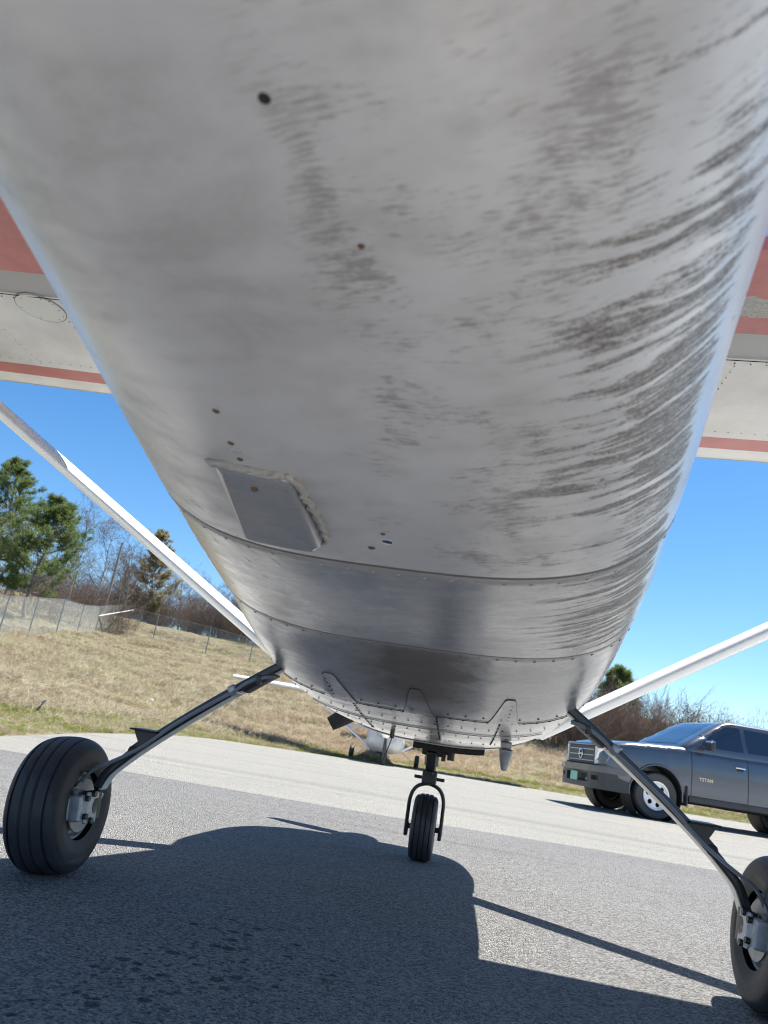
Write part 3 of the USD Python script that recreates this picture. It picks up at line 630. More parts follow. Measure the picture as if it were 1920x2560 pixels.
    pv = np.array([np.c_[el[:, 0] * 0 , el[:, 1] * 0] for _ in ac])
    tg = np.gradient(ac, axis=0); tg /= np.linalg.norm(tg, axis=1, keepdims=True); nrm = np.stack([-tg[:, 2], np.zeros(len(ac)), tg[:, 0]], 1)
    V = ac[:, None] + el[None, :, :1] * nrm[:, None] * .0105 + el[None, :, 1:] * np.array([0, .028, 0])
    fk = trimesh.Trimesh(V.reshape(-1, 3), grid_faces(len(ac), 12, True), process=False); fk.fix_normals()
    fork = part(ng, 'fork', cat_([fk, box((-.094, ny, .152 + lift), (.022, .05, .075), r=.008), box((.094, ny, .152 + lift), (.022, .05, .075), r=.008), cyl((-.10, ny, .165 + lift), (.10, ny, .165 + lift), .014, 14)]), M['black'])
    nh = lathe([(.001, -.05), (.07, -.045), (.082, -.05), (.082, .05), (.07, .045), (.001, .05)], 32, 'x').apply_translation([0, ny, .170 + lift]); nh.fix_normals()
    nw = part(t, 'nose_wheel', nh, M['alu']); part(nw, 'tyre', tyre_mesh(.175, .132, .08, 4, .005).apply_translation([0, ny, .170 + lift]), M['rubber'], 42)
    # propeller
    px, pz, py = 0.0, 1.19, 2.76
    hubm = lathe([(.001, .22), (.05, .20), (.10, .12), (.135, .02), (.14, -.06), (.001, -.06)], 32, 'z'); hubm.apply_transform(trimesh.geometry.align_vectors([0, 0, 1], [0, 1, 0])); hubm.apply_translation([px, py, pz]); hubm.fix_normals()
    pr = part(t, 'propeller', hubm, M['white'], label='spinner of the propeller')
    ang = math.radians(-145) if detail else math.radians(88)
    for k in (0, 1):
        a = ang + k * math.pi; er = np.array([math.cos(a), 0, math.sin(a)]); et = np.array([-math.sin(a), 0, math.cos(a)])
        rows = []
        for q in np.linspace(.08, .955, 16):
            tw = math.radians(60 - 42 * q); cw = np.interp(q, [.08, .3, .55, .85, .955], [.045, .075, .078, .062, .05]); th = np.interp(q, [.08, .95], [.025, .005])
            ax_ = et * math.cos(tw) + np.array([0, 1, 0]) * math.sin(tw); nx = np.cross(er, ax_)
            rows.append([np.array([px, py, pz]) + er * q + ax_ * cw * u + nx * th * w for u, w in ell(1, 1, 12)])
        V = np.array(rows).reshape(-1, 3); bl = trimesh.Trimesh(np.vstack([V, V[-12:].mean(0)]), np.vstack([grid_faces(16, 12, True), [[15 * 12 + j, 15 * 12 + (j + 1) % 12, 16 * 12] for j in range(12)]]), process=False); bl.fix_normals()
        part(pr, 'blade', bl, M['black'], 40)
    return t

plane = build_aeroplane('airplane', 'white high wing airplane overhead with dirt streaked belly and red trimmed wings', (0, 0, 0), 0, M['belly'])

# belly fittings of the near aeroplane
def row_keel(y, x0, x1, n): return [(x, y, 0) for x in np.linspace(x0, x1, n)]
rv = []
for y in (-1.362, -.702): 
    hw = sec(y)[0]
    rv += [(x, y, 0) for x in np.arange(-hw * .93, hw * .93, .047)]
part(plane, 'rivet_row', dots(rv, .0040, .0016), M['belly'], True, kind='stuff')
rv = []
for s in (-1, 1):
    rv += [(sec(y)[1] + .215, y, s) for y in np.arange(-2.5, 0.0, .045)]
    rv += [(sec(y)[1] + .25, y, s) for y in np.arange(-.72, 0.0, .022)]
    for y in (-1.96, -1.36, -.70, -.03): rv += [(sec(y)[1] + q, y, s) for q in np.arange(.10, .34, .03)]
part(plane, 'rivet_row', dots(rv, .0042, .0020), M['rivet'], True, kind='stuff')
rv = [(x, .035, 0) for x in np.arange(-.52, .53, .042)] + [(x, .22, 0) for x in np.arange(-.5, .51, .05)] + [(x, .50, 0) for x in np.arange(-.42, .43, .05)] + [(x, .80, 0) for x in np.arange(-.3, .31, .05)]
for x in (-.30, .30): rv += [(x + s_ * 0, y, 0) for y in np.arange(-.29, 0, .05) for s_ in (0,)]
for x0, sl in ((-.24, .0), (.06, .0), (.28, 0.0)): rv += [(x0 + sl * y, y, 0) for y in np.arange(.06, .82, .038)]
rv += [(x, -.045, 0) for x in np.arange(-.5, .51, .06)]
part(plane, 'rivet_row', dots(rv, .0036, .0020), M['dark'], True, kind='stuff')
def seam_strip(y, w, x0, x1, mat_, th=.0022):
    xs = np.linspace(x0, x1, 60); pts = [(x, y, keel(x, y) - .0004) for x in xs]
    return sweep(pts, ell(w, th, 6))
part(plane, 'lap_edge', seam_strip(.024, .0014, -.53, .53, None, .0015), M['dark'])
part(plane, 'skin_stiffener', seam_strip(.40, .005, -.46, .46, None, .002), M['bare'], True)
for (a, b, c, d) in ((-.340, -.298, -.262, -.222), (-.055, -.020, .014, .052), (.240, .274, .306, .340)):
    poly = [(a, .02), (b, -.30), (b + .006, -.312), (c - .006, -.312), (c, -.30), (d, .02)]
    tab = part(plane, 'doubler_tab', conform(poly, .0022, grow=.0), M['bare'], False, label='tapered doubler tab lapped onto the belly skin')
    path = [(x, y, keel(x, y) - .001) for x, y in shapely.segmentize(shapely.LineString(poly), .03).coords]
    part(tab, 'tab_edge', sweep(path, ell(.0006, .0008, 6)), M['dark'])
# raised square pad with sealant bead
def fromeye(x, y): return .1611 + (x - .1611) * 1.1, EYE[1] + (y - EYE[1]) * 1.1     # fittings measured on a smaller tail cone, moved out to its real distance
pad = [fromeye(*q) for q in ((-.186, -1.82), (-.08, -1.82), (-.074, -1.605), (-.205, -1.60))]
pg = Polygon(pad).buffer(-.018).buffer(.018)
def pad_mesh():
    rings = []
    for off, dz in ((.0, -.001), (-.003, .012), (-.013, .020)):
        q = pg.buffer(off); c = np.array(shapely.segmentize(q.exterior, .006).coords)[:-1]
        u = np.linspace(0, 1, 160, endpoint=False); L = shapely.LineString(q.exterior.coords)
        c = np.array([L.interpolate(w, normalized=True).coords[0] for w in u]); rings.append(np.c_[c, [keel(x, y) - dz * (.55 + .9 * np.clip((y + 1.74) / .24, 0, 1)) for x, y in c]])
    V = np.array(rings); n, m = V.shape[:2]; V = V.reshape(-1, 3); c = V[-m:].mean(0); k = len(V); V = np.vstack([V, c])
    f = np.vstack([grid_faces(n, m, True), [[(n - 1) * m + j, (n - 1) * m + (j + 1) % m, k] for j in range(m)]])
    mm = trimesh.Trimesh(V, f, process=False)
    if mm.face_normals[:, 2].mean() > 0: mm.invert()
    return mm
_, uvp = None, None
pm = pad_mesh()
padp = part(plane, 'antenna_pad', pm, M['bare'], 25, label='raised square pad sealed to the belly')
ex = [fromeye(*q) for q in ((-.192, -1.815), (-.15, -1.826), (-.085, -1.825), (-.074, -1.79), (-.070, -1.70), (-.070, -1.615), (-.085, -1.598))]
bead = sweep([(x, y, keel(x, y) - .003) for x, y in catmull(np.array(ex), 14)], ell(.0055, .006, 10))
p = bead.vertices; bead.vertices = p + (meshkit.noise(p * 110, 3)[:, None] - .5) * np.array([.008, .005, .006])
part(padp, 'sealant_bead', bead, M['sealant'], True)
part(padp, 'screw', cat_([trimesh.creation.icosphere(1, .0055).apply_translation([x, y, keel(x, y) - .013]) for x, y in map(lambda q: fromeye(*q), ((-.135, -1.79), (-.135, -1.625), (-.095, -1.615)))]), M['rust'], kind='stuff')
def disc(x, y, r, m_, nm, dz=.001, lab=None):
    x, y = fromeye(x, y); r *= 1.1
    d = lathe([(.0003, .0015), (r * .7, .0015), (r, 0), (r, -.002)], 20, 'z'); nx = (keel(x + .01, y) - keel(x - .01, y)) / .02; nyv = (keel(x, y + .01) - keel(x, y - .01)) / .02
    T = trimesh.geometry.align_vectors([0, 0, 1], [nx, nyv, -1]); d.apply_transform(T); d.apply_translation([x, y, keel(x, y) - dz]); d.fix_normals()
    return part(plane, nm, d, m_, label=lab)
disc(.009, -2.335, .0040, M['dark'], 'drain_hole', lab='small black drain hole in the tail cone')
disc(-.138, -1.957, .0045, M['rust'], 'screw'); disc(-.142, -1.885, .0045, M['rust'], 'screw'); disc(-.142, -1.845, .0045, M['rust'], 'screw')
disc(-.141, -1.866, .0075, M['greywhite'], 'screw'); disc(.052, -2.224, .0028, M['rust'], 'screw')
disc(.022, -1.635, .0085, M['chrome'], 'drain_grommet', .002, 'shiny metal drain grommet'); disc(-.005, -1.60, .006, M['rust'], 'screw'); disc(.018, -1.665, .004, M['rust'], 'screw')
# whip aerial and venturi
ant = cat_([cyl((-.15, .75, keel(-.15, .75) + .003), (-.15, .75, keel(-.15, .75) - .03), .010, 12)])
an = part(plane, 'whip_aerial', ant, M['black']); part(an, 'rod', cat_([cyl((-.15, .75, .60), (-.165, .64, .50), .0022, 8), cyl((-.15, .75, .60), (-.14, .66, .66), .0022, 8)]), M['black'])
sc = lathe([(.002, .0), (.012, .004), (.026, .055), (.030, .085), (.026, .088), (.022, .06), (.004, .02)], 20, 'z'); sc.apply_scale([1, .6, 1.0]); sc.apply_transform(rotm([1, 0, 0], 10)); sc.apply_translation([.34, .62, .545]); sc.fix_normals()
part(plane, 'drain_mast', cat_([sc, box((.34, .62, .648), (.045, .06, .03), r=.008)]), M['steel'], True, label='flared drain mast under the cabin floor')

# second aeroplane parked at the far edge
build_aeroplane('airplane', 'small white airplane parked nose on at the far pavement edge', (-2.38, 23.3, -.13 - .26), 180 + 5, M['greywhite'], detail=False)

# ---------------------------------------------------------------- pickup truck
def build_truck():
    t = thing('pickup_truck', 'dark grey crew cab pickup truck parked on the pavement before the brush bank', 'pickup truck', (3.606 - .865 * .2596, 11.91 + .865 * .9657, 0.0), math.degrees(.2626))
    X = np.array([-.98, -.93, -.80, -.55, -.2, .2, .55, .75, 1.2, 2.0, 2.7, 2.78, 3.4, 4.2, 4.70, 4.78])
    HW = np.array([.78, .86, .935, .98, 1.0, 1.005, 1.005, 1.0, 1.0, 1.0, 1.0, 1.0, 1.0, .99, .97, .93])
    ZT = np.array([1.00, 1.10, 1.185, 1.24, 1.275, 1.30, 1.325, 1.33, 1.33, 1.345, 1.36, 1.37, 1.375, 1.38, 1.375, 1.36])
    ZB = np.array([.74, .60, .52, .50, .48, .46, .44, .43, .42, .42, .42, .44, .46, .5, .54, .6])
    fw, ft, fb = (PchipInterpolator(X, q) for q in (HW, ZT, ZB))
    def half(x):
        w, zt, zb = fw(x), ft(x), fb(x); h = zt - zb
        return np.array([(0, zb), (w - .12, zb), (w - .035, zb + .015), (w - .012, zb + .10), (w - .002, zb + .32 * h), (w, zb + .5 * h), (w - .006, zb + .66 * h), (w - .022, zb + .82 * h), (w - .045, zb + .92 * h), (w - .10, zt - .018), (w - .20, zt - .002), (w * .5, zt + .012), (0, zt + .018)])
    def side_y(x, z):
        h = half(x); q = h[2:10]; return np.interp(z, q[:, 1], q[:, 0])
    xs = np.unique(np.r_[np.linspace(-.98, 4.78, 60), X]); rows = []
    for x in xs:
        h = half(x); rows.append(np.vstack([np.c_[np.full(13, x), h], np.c_[np.full(11, x), -h[-2:0:-1, 0], h[-2:0:-1, 1]]]))
    V = np.array(rows); n, m = V.shape[:2]; f = grid_faces(n, m, True); V = V.reshape(-1, 3); k = len(V); V = np.vstack([V, V[:m].mean(0), V[-m:].mean(0)])
    f = np.vstack([f, [[k, (j + 1) % m, j] for j in range(m)], [[k + 1, (n - 1) * m + j, (n - 1) * m + (j + 1) % m] for j in range(m)]])
    b = trimesh.Trimesh(V, f, process=False); b.merge_vertices(); b.fix_normals()
    bm = mani(b)
    for x in (0, 3.55):
        for s in (-1, 1): bm = bm - mani(trimesh.creation.cylinder(.495, .52, sections=48).apply_transform(rotm([1, 0, 0], 90)).apply_translation([x, s * .86, .43]))
    bm = bm - mani(box((3.78, 0, 1.32), (1.86, 1.62, .9)))
    body = part(t, 'body', unmani(bm), M['truck'], 28)
    # cabin
    prof = [(1.30, .50, 2.80, .955), (1.36, .56, 2.79, .945), (1.60, .93, 2.73, .865), (1.80, 1.25, 2.67, .795), (1.875, 1.42, 2.60, .755), (1.91, 1.60, 2.50, .68), (1.925, 1.75, 2.4, .5)]
    def ring(z, x0, x1, w, r=.10):
        q = Polygon([(x0, -w), (x1, -w), (x1, w), (x0, w)]).buffer(-r).buffer(r); L = shapely.LineString(q.exterior.coords)
        c = np.array([L.interpolate(u, normalized=True).coords[0] for u in np.linspace(0, 1, 72, endpoint=False)]); i = np.argmin(np.hypot(c[:, 0] - x0, c[:, 1])); c = np.roll(c, -i, 0); return np.c_[c, np.full(72, z)]
    pf = PchipInterpolator([q[0] for q in prof], np.array([q[1:] for q in prof]))
    zs = np.r_[np.linspace(1.26, 1.86, 14), np.linspace(1.875, 1.925, 6)]
    R = np.array([ring(z, *pf(max(z, 1.30))) for z in zs]); n, m = R.shape[:2]; Vc = R.reshape(-1, 3); k = len(Vc); Vc = np.vstack([Vc, Vc[-m:].mean(0)])
    cb = trimesh.Trimesh(Vc, np.vstack([grid_faces(n, m, True), [[(n - 1) * m + j, (n - 1) * m + (j + 1) % m, k] for j in range(m)]]), process=False); cb.fix_normals()
    part(t, 'cabin', cb, M['truck'], 35)
    def cab_w(z): return float(pf(z)[2])
    def pane(pts, s):
        pg = Polygon(pts); pg = pg if pg.area < .03 else pg.buffer(-.02).buffer(.02); vv, ff = trimesh.creation.triangulate_polygon(pg.segmentize(.06), engine='earcut')
        q = trimesh.creation.extrude_triangulation(vv, ff, .006); p = q.vertices; x, z, e = p[:, 0].copy(), p[:, 1].copy(), p[:, 2].copy()
        q.vertices = np.c_[x, s * (np.array([cab_w(a) for a in z]) - .002 + e), z]; q.fix_normals(); return q
    for s in (-1, 1):
        part(t, 'side_window', pane([(.83, 1.37), (1.05, 1.58), (1.38, 1.79), (1.62, 1.815), (1.70, 1.815), (1.70, 1.38)], s), M['glass'], False)
        part(t, 'side_window', pane([(1.79, 1.385), (1.79, 1.815), (2.40, 1.80), (2.55, 1.68), (2.62, 1.41)], s), M['glass'], False)
        part(t, 'window_visor', pane([(1.10, 1.655), (1.38, 1.835), (1.66, 1.855), (1.66, 1.83), (1.38, 1.805), (1.12, 1.635)], s).apply_translation([0, s * .012, 0]), M['plastic'], False)
    wz = np.linspace(1.38, 1.85, 8); wy = np.linspace(-1, 1, 12)
    Vw = np.array([[[float(pf(z)[0]) - .006 + .10 * (abs(u) ** 8) * .6, u * (cab_w(z) - .085), z] for u in wy] for z in wz]); 
    part(t, 'windshield', trimesh.Trimesh(Vw.reshape(-1, 3), grid_faces(8, 12), process=False), M['glass'], True)
    # doors
    def door(x0, x1, s):
        xs_, zs_ = np.linspace(x0, x1, 14), np.linspace(.50, 1.285, 18)
        V = np.array([[[x, s * (side_y(x, z) + (.005 if 0 < i < 13 and 0 < j < 17 else -.002)), z] for j, z in enumerate(zs_)] for i, x in enumerate(xs_)])
        q = trimesh.Trimesh(V.reshape(-1, 3), grid_faces(14, 18), process=False)
        if (q.face_normals[:, 1].mean() > 0) != (s > 0): q.invert()
        return q
    for s in (-1, 1):
        for x0, x1 in ((.66, 1.755), (1.765, 2.70)):
            d = part(t, 'door', door(x0, x1, s), M['truck'], 30)
            part(d, 'door_handle', cat_([box((x1 - .16, s * (side_y(x1, 1.10) + .028), 1.10), (.20, .022, .032), r=.010)]), M['chrome'])
            part(d, 'handle_cup', cat_([box((x1 - .16, s * (side_y(x1, 1.06) + .004), 1.075), (.13, .012, .06), r=.005)]), M['dark'])
            part(d, 'door_gap', cat_([sweep([(x0 - .004, s * (side_y(x0, z) + .0035), z) for z in np.linspace(.48, 1.28, 16)], ell(.005, .004, 6))]), M['dark'])
        part(t, 'rocker_panel', box((1.72, s * .955, .445), (2.2, .07, .13), r=.03), M['plastic'])
        mr = cat_([box((.93, s * 1.13, 1.40), (.10, .22, .17), r=.035), box((.90, s * .99, 1.35), (.06, .16, .04), r=.015)]); mi = part(t, 'side_mirror', mr, M['plastic'], 40)
        part(mi, 'mirror_trim', box((.915, s * 1.14, 1.462), (.09, .19, .05), r=.022), M['chrome'])
        part(t, 'mud_flap', box((.56, s * .93, .48), (.03, .22, .34), r=.012), M['plastic'])
        # wheel arch lips
        for xc in (0, 3.55):
            th = np.radians(np.linspace(-8, 188, 40)); path = [(xc + .497 * math.cos(a), s * (side_y(np.clip(xc + .497 * math.cos(a), -.9, 4.7), max(.5, .43 + .497 * math.sin(a))) + .004), .43 + .497 * math.sin(a)) for a in th]
            part(t, 'wheel_arch_lip', sweep(path, ell(.022, .018, 8)), M['truck'], True)
            ic = lathe([(.49, -.2), (.49, .2)], 40, 'x'); ic.apply_transform(rotm([0, 0, 1], 90)); ic.apply_translation([xc, s * .78, .43]); part(t, 'wheel_well', ic, M['dark'], True)
            Rw, Ww = .408, .275
            pr = [(.24, -.11), (.30, -.135), (.37, -.1375), (.398, -.115), (.408, -.08), (.408, .08), (.398, .115), (.37, .1375), (.30, .135), (.24, .11), (.24, -.11)]
            ty = lathe(pr, 56, 'x'); ty.apply_transform(rotm([0, 0, 1], 90)); ty.apply_translation([xc, s * .865, .405]); ty.fix_normals()
            disk = plate(Point(0, 0).buffer(.236, 24), -.012, .012)
            hole = [Point(.155 * math.cos(a), .155 * math.sin(a)).buffer(.042, 10) for a in np.radians(np.arange(6) * 60 + 15)]
            pl = Point(0, 0).buffer(.238, 24)
            for h in hole: pl = pl.difference(h)
            face = plate(pl, -.012, .012); p_ = face.vertices; rr = np.hypot(p_[:, 0], p_[:, 1]); p_[:, 2] += np.where(rr < .1, .02, 0)
            rimr = lathe([(.215, .055), (.243, .06), (.248, .05), (.24, -.05), (.22, -.04), (.215, .055)], 48, 'z'); rimr.fix_normals()
            rim = cat_([face.apply_translation([0, 0, .02]), rimr, lathe([(.001, .065), (.055, .06), (.062, .03)], 24, 'z')])
            T = trimesh.geometry.align_vectors([0, 0, 1], [0, s, 0]); rim.apply_transform(T); rim.apply_translation([xc, s * (.865 + .075), .405])
            w = part(t, 'wheel', rim, M['wheelsilver'], 30)
            part(w, 'tyre', ty, M['rubber'], 40)
            bk = lathe([(.001, 0), (.235, 0)], 30, 'x'); bk.apply_transform(rotm([0, 0, 1], 90)); bk.apply_translation([xc, s * .90, .405]); part(w, 'wheel_back', bk, M['dark'])
    # front
    bp = Polygon([(-1.10, -.55), (-1.06, -.80), (-.93, -.955), (-.52, -.985), (-.52, .985), (-.93, .955), (-1.06, .80), (-1.10, .55)]).buffer(-.03).buffer(.03)
    lowp = Polygon([(-1.07, -.55), (-1.03, -.78), (-.92, -.93), (-.50, -.96), (-.50, .96), (-.92, .93), (-1.03, .78), (-1.07, .55)])
    bum = part(t, 'front_bumper', cat_([plate(bp, .665, .745), plate(bp.buffer(-.012), .645, .665), plate(bp.buffer(-.012), .745, .757)]), M['truck'], 30)
    part(bum, 'bumper_cover', mani_cut(plate(lowp, .36, .645), [box((-1.05, 0, .53), (.16, .95, .15))] + [box((-1.03, s * .70, .545), (.12, .20, .075)) for s in (-1, 1)]), M['plastic'], 30)
    part(bum, 'bumper_opening', box((-.93, 0, .53), (.02, .94, .14)), M['dark'])
    part(bum, 'tow_hook', cat_([box((-1.0, s * .36, .50), (.10, .03, .05), r=.01) for s in (-1, 1)]), M['steel'])
    lp = part(t, 'licence_plate', box((-1.105, 0.05, .53), (.012, .305, .152), r=.004), M['platepaint'], label='green licence plate under the bumper')
    part(lp, 'plate_frame', cat_([box((-1.1, .05, .61), (.014, .31, .010)), box((-1.1, .05, .45), (.014, .31, .010))]), M['plastic'])
    gr = part(t, 'grille', box((-.955, 0, .935), (.105, 1.22, .36), r=.04), M['plastic'])
    for z in (.83, .93, 1.03): part(gr, 'grille_bar', box((-1.006, 0, z), (.016, 1.06, .014), r=.005), M['alu'])
    tor = trimesh.creation.torus(.082, .011, 28, 8); tor.apply_transform(trimesh.geometry.align_vectors([0, 0, 1], [1, 0, 0])); tor.apply_translation([-1.022, 0, .94])
    part(gr, 'emblem', cat_([tor, box((-1.026, 0, .94), (.014, .19, .036), r=.006)]), M['chrome'])
    hoodlip = sweep([(-.93 - .045 * (1 - abs(u) ** 3), u * .80, 1.125) for u in np.linspace(-1, 1, 20)], ell(.025, .028, 10)); part(t, 'hood_lip', hoodlip, M['truck'], True)
    for s in (-1, 1):
        def lampm(pts, off):
            pg = Polygon(pts).segmentize(.05); vv, ff = trimesh.creation.triangulate_polygon(pg, engine='earcut'); q = trimesh.creation.extrude_triangulation(vv, ff, .02); p = q.vertices
            a, z, e = p[:, 0].copy(), p[:, 1].copy(), p[:, 2].copy()
            # a: path along the corner, 0 at the grille edge
            cx = np.array([(-1.000, .60), (-.975, .74), (-.90, .872), (-.80, .942), (-.66, .972), (-.5, .99)]); L = np.r_[0, np.cumsum(np.hypot(*np.diff(cx, axis=0).T))]
            X_, Y_ = np.interp(a, L, cx[:, 0]), np.interp(a, L, cx[:, 1]); nn = np.stack([np.interp(a, L, [-1, -.93, -.7, -.4, -.2, -.1]), np.interp(a, L, [.05, .3, .7, .92, .98, 1])], 1)
            q.vertices = np.c_[X_ + nn[:, 0] * (e + off), s * (Y_ + nn[:, 1] * (e + off)), z]; q.fix_normals(); return q
        hl = part(t, 'headlight', lampm([(0, .78), (.27, .79), (.36, .98), (.56, 1.10), (.40, 1.125), (0, 1.09)], -.006), M['lamp'], False)
        part(hl, 'turn_signal', lampm([(.385, .985), (.455, .995), (.53, 1.085), (.40, 1.08)], .003), M['amber'], False)
        part(hl, 'lamp_bezel', lampm([(.0, .765), (.27, .772), (.30, .80), (.27, .795), (0, .785)], .004), M['plastic'], False)
        part(t, 'fog_lamp_recess', box((-.985, s * .70, .545), (.03, .19, .07), r=.01), M['dark'])
    # chrome model lettering on the near door
    tx = meshkit.text_mesh('TITAN', .052, .006, bold=True); tx.apply_translation([-tx.bounds[0][0], 0, 0]); tx.apply_scale([.26 / tx.extents[0] * 1.0, 1, 1])
    T = np.eye(4); T[:3, 0] = [1, 0, 0]; T[:3, 1] = [0, 0, 1]; T[:3, 2] = [0, -1, 0]; T[:3, 3] = [.80, -side_y(.9, .80) - .004, .775]
    tx.apply_transform(T); part(t, 'door_lettering', tx, M['chrome'], False)
    # chassis
    part(t, 'chassis', cat_([box((1.8, s * .42, .42), (5.2, .10, .14)) for s in (-1, 1)] + [cyl((0, -.8, .36), (0, .8, .36), .06), cyl((3.55, -.8, .38), (3.55, .8, .38), .07), box((1.3, 0, .40), (1.6, .7, .12)), box((3.6, 0, .35), (.3, .3, .25), r=.1), box((2.6, .5, .42), (.9, .4, .2), r=.05)]), M['dark'])
    part(t, 'rear_bumper', box((4.86, 0, .60), (.16, 1.84, .17), r=.03), M['chrome'])
    for s in (-1, 1): part(t, 'tail_lamp', box((4.76, s * .915, 1.15), (.06, .13, .36), r=.02), M['amber'])
    return t
def mani_cut(m, cuts):
    q = mani(m)
    for c in cuts: q = q - mani(c)
    return unmani(q)
build_truck()

# ---------------------------------------------------------------- vegetation
def bare_tree(seed, H, trunk_r, levels=4, spread=0.55, n1=12, low=0.25, lean=0.0):
    rg = np.random.default_rng(seed); seg = [[], []]
    def limb(p, d, L, r, lev):
        nseg = 5 if lev == 0 else 3
        pts = [p]; 
        for i in range(nseg):
            d = d + rg.normal(0, .07 + .05 * lev, 3) + np.array([0, 0, .05 * (lev > 0)]); d /= np.linalg.norm(d); pts.append(pts[-1] + d * L / nseg)
        rs = np.linspace(r, r * (.25 if lev == 0 else .35), nseg + 1)
        for i in range(nseg): seg[0 if lev == 0 else 1].append((pts[i], pts[i + 1], rs[i], rs[i + 1]))
        if lev >= levels: return
        nb = n1 if lev == 0 else (5 if lev == 1 else 4)
        for q in np.sort(rg.uniform(low if lev == 0 else .25, 1.0, nb)):
            i = min(int(q * nseg), nseg - 1); u = q * nseg - i; pp = pts[i] * (1 - u) + pts[i + 1] * u
            ax_ = np.cross(d, rg.normal(size=3)); ax_ /= np.linalg.norm(ax_); a = rg.uniform(.5, 1.0) * (spread / .55)
            nd = d * math.cos(a) + ax_ * math.sin(a)
            limb(pp, nd, L * (rg.uniform(.28, .5) if lev == 0 else rg.uniform(.4, .65)) * (1.15 - .5 * q if lev == 0 else 1), max(.008, rs[i] * .5), lev + 1)
    limb(np.array([0, 0, -.3]), np.array([lean, 0, 1.0]), H * .86, trunk_r, 0)
    def mk(s, k): P0, P1, a, b = (np.array(q) for q in zip(*s)); return prisms(P0, P1, a, b, k)
    return mk(seg[0], 7), mk(seg[1], 3)
def bush(seed, H, W, stems=60):
    rg = np.random.default_rng(seed); S = []
    for _ in range(stems):
        p = np.r_[rg.normal(0, W * .22, 2), -.1]; d = np.r_[p[:2] * .55 / W + rg.normal(0, .22, 2), 1.0]; d /= np.linalg.norm(d); L = H * rg.uniform(.6, 1.05); r = rg.uniform(.010, .018)
        def grow(p, d, L, r, lev):
            n = 3
            for i in range(n):
                d2 = d + rg.normal(0, .13, 3); d2 /= np.linalg.norm(d2); p2 = p + d2 * L / n; S.append((p, p2, r, r * .75)); 
                if lev < 2:
                    for _ in range(2 if lev == 0 else 2):
                        nd = d2 + rg.normal(0, .5, 3); nd /= np.linalg.norm(nd); nd[2] = abs(nd[2]) * .8 + .1; grow(p2, nd, L * rg.uniform(.25, .45), max(.0065, r * .55), lev + 1)
                p, d, r = p2, d2, r * .75
        grow(p, d, L, r, 0)
    P0, P1, a, b = (np.array(q) for q in zip(*S)); return prisms(P0, P1, a, b, 3)
def pine(seed, H, r0, crown_w, sparse=0.0, start=.18, clump=.42):
    rg = np.random.default_rng(seed); S, tips = [], []
    pts = [np.array([0, 0, -.3])]
    for i in range(8): pts.append(np.array([rg.normal(0, .10), rg.normal(0, .10), H * (i + 1) / 8]))
    for i in range(8): S.append((pts[i], pts[i + 1], r0 * (1 - i / 8.6), r0 * (1 - (i + 1) / 8.6)))
    trunk = prisms(*[np.array(q) for q in zip(*S)], 8); B = []
    for z in np.arange(H * start, H * .985, H * .034):
        q = (z / H - start) / (1 - start); L0 = crown_w * (1 - q) ** .75 * (.55 + .45 * min(1, q * 5)) + .25
        for k in range(rg.integers(4, 7)):
            if rg.random() < sparse: continue
            a = rg.uniform(0, 2 * np.pi); L = L0 * rg.uniform(.55, 1.15); up = rg.uniform(.05, .35) + q * .5
            d = np.array([math.cos(a), math.sin(a), up]); d /= np.linalg.norm(d); i = min(7, int(z / H * 8)); u = z / H * 8 - i; p = pts[i] * (1 - u) + pts[i + 1] * u
            n = 5
            for j in range(n):
                d2 = d + rg.normal(0, .10, 3) + np.array([0, 0, .03 * j]); d2 /= np.linalg.norm(d2); p2 = p + d2 * L / n; B.append((p, p2, .03 * (1 - j / 6), .03 * (1 - (j + 1) / 6)))
                if j >= 1:
                    for _ in range(3):
                        e = d2 + rg.normal(0, .6, 3); e[2] = e[2] * .5 + .25; e /= np.linalg.norm(e); l = L * rg.uniform(.12, .26) + .12; p3 = p2 + e * l; B.append((p2, p3, .012, .006)); tips.append((p3, e)); tips.append((p2 * .4 + p3 * .6, e))
                p, d = p2, d2
            tips.append((p, d))
    limbs = prisms(*[np.array(q) for q in zip(*B)], 3)
    # needle tufts: sprays of slim triangles
    P = np.array([q[0] for q in tips]); D = np.array([q[1] for q in tips]); n = 17
    p = np.repeat(P, n, 0) + rg.normal(0, .05, (len(P) * n, 3)); d = np.repeat(D, n, 0) * .7 + rg.normal(0, .62, (len(P) * n, 3)); d[:, 2] += .18; d /= np.linalg.norm(d, axis=1, keepdims=True)
    w = np.cross(d, rg.normal(size=d.shape)); w /= np.linalg.norm(w, axis=1, keepdims=True); L = clump * rg.uniform(.45, 1.0, (len(d), 1)); hw = .017
    V = np.stack([p - w * hw, p + w * hw, p + d * L], 1).reshape(-1, 3)
    return trunk, limbs, trimesh.Trimesh(V, np.arange(len(V)).reshape(-1, 3), process=False)
def hz(x, y): return float(hill_z(np.array([x]), np.array([y]))[0])
def put_pine(name, label, args, loc, needle, group=None, rotz=0):
    t = thing(name, label, 'tree', (loc[0], loc[1], hz(*loc)), rotz, group); a, b, c = pine(*args)
    part(t, 'trunk', a, M['bark']); part(t, 'limbs', b, M['bark'], False); part(t, 'crown', c, M[needle], False); return t
put_pine('pine_tree', 'tall dark green pine at the left edge of the photo behind the fence', (3, 10.4, .20, 3.6, .12, .12, .32), (-34.6, 46.0), 'needle')
put_pine('pine_tree', 'leaning open pine with a visible trunk, right of the tall pine', (8, 8.2, .14, 3.5, .22, .20, .32), (-28.6, 42.4), 'needle')
put_pine('conifer_tree', 'brownish green conifer behind the bare trees, left of the wing strut', (12, 9.6, .14, 2.8, .10, .08, .32), (-33.0, 69.0), 'needle2')
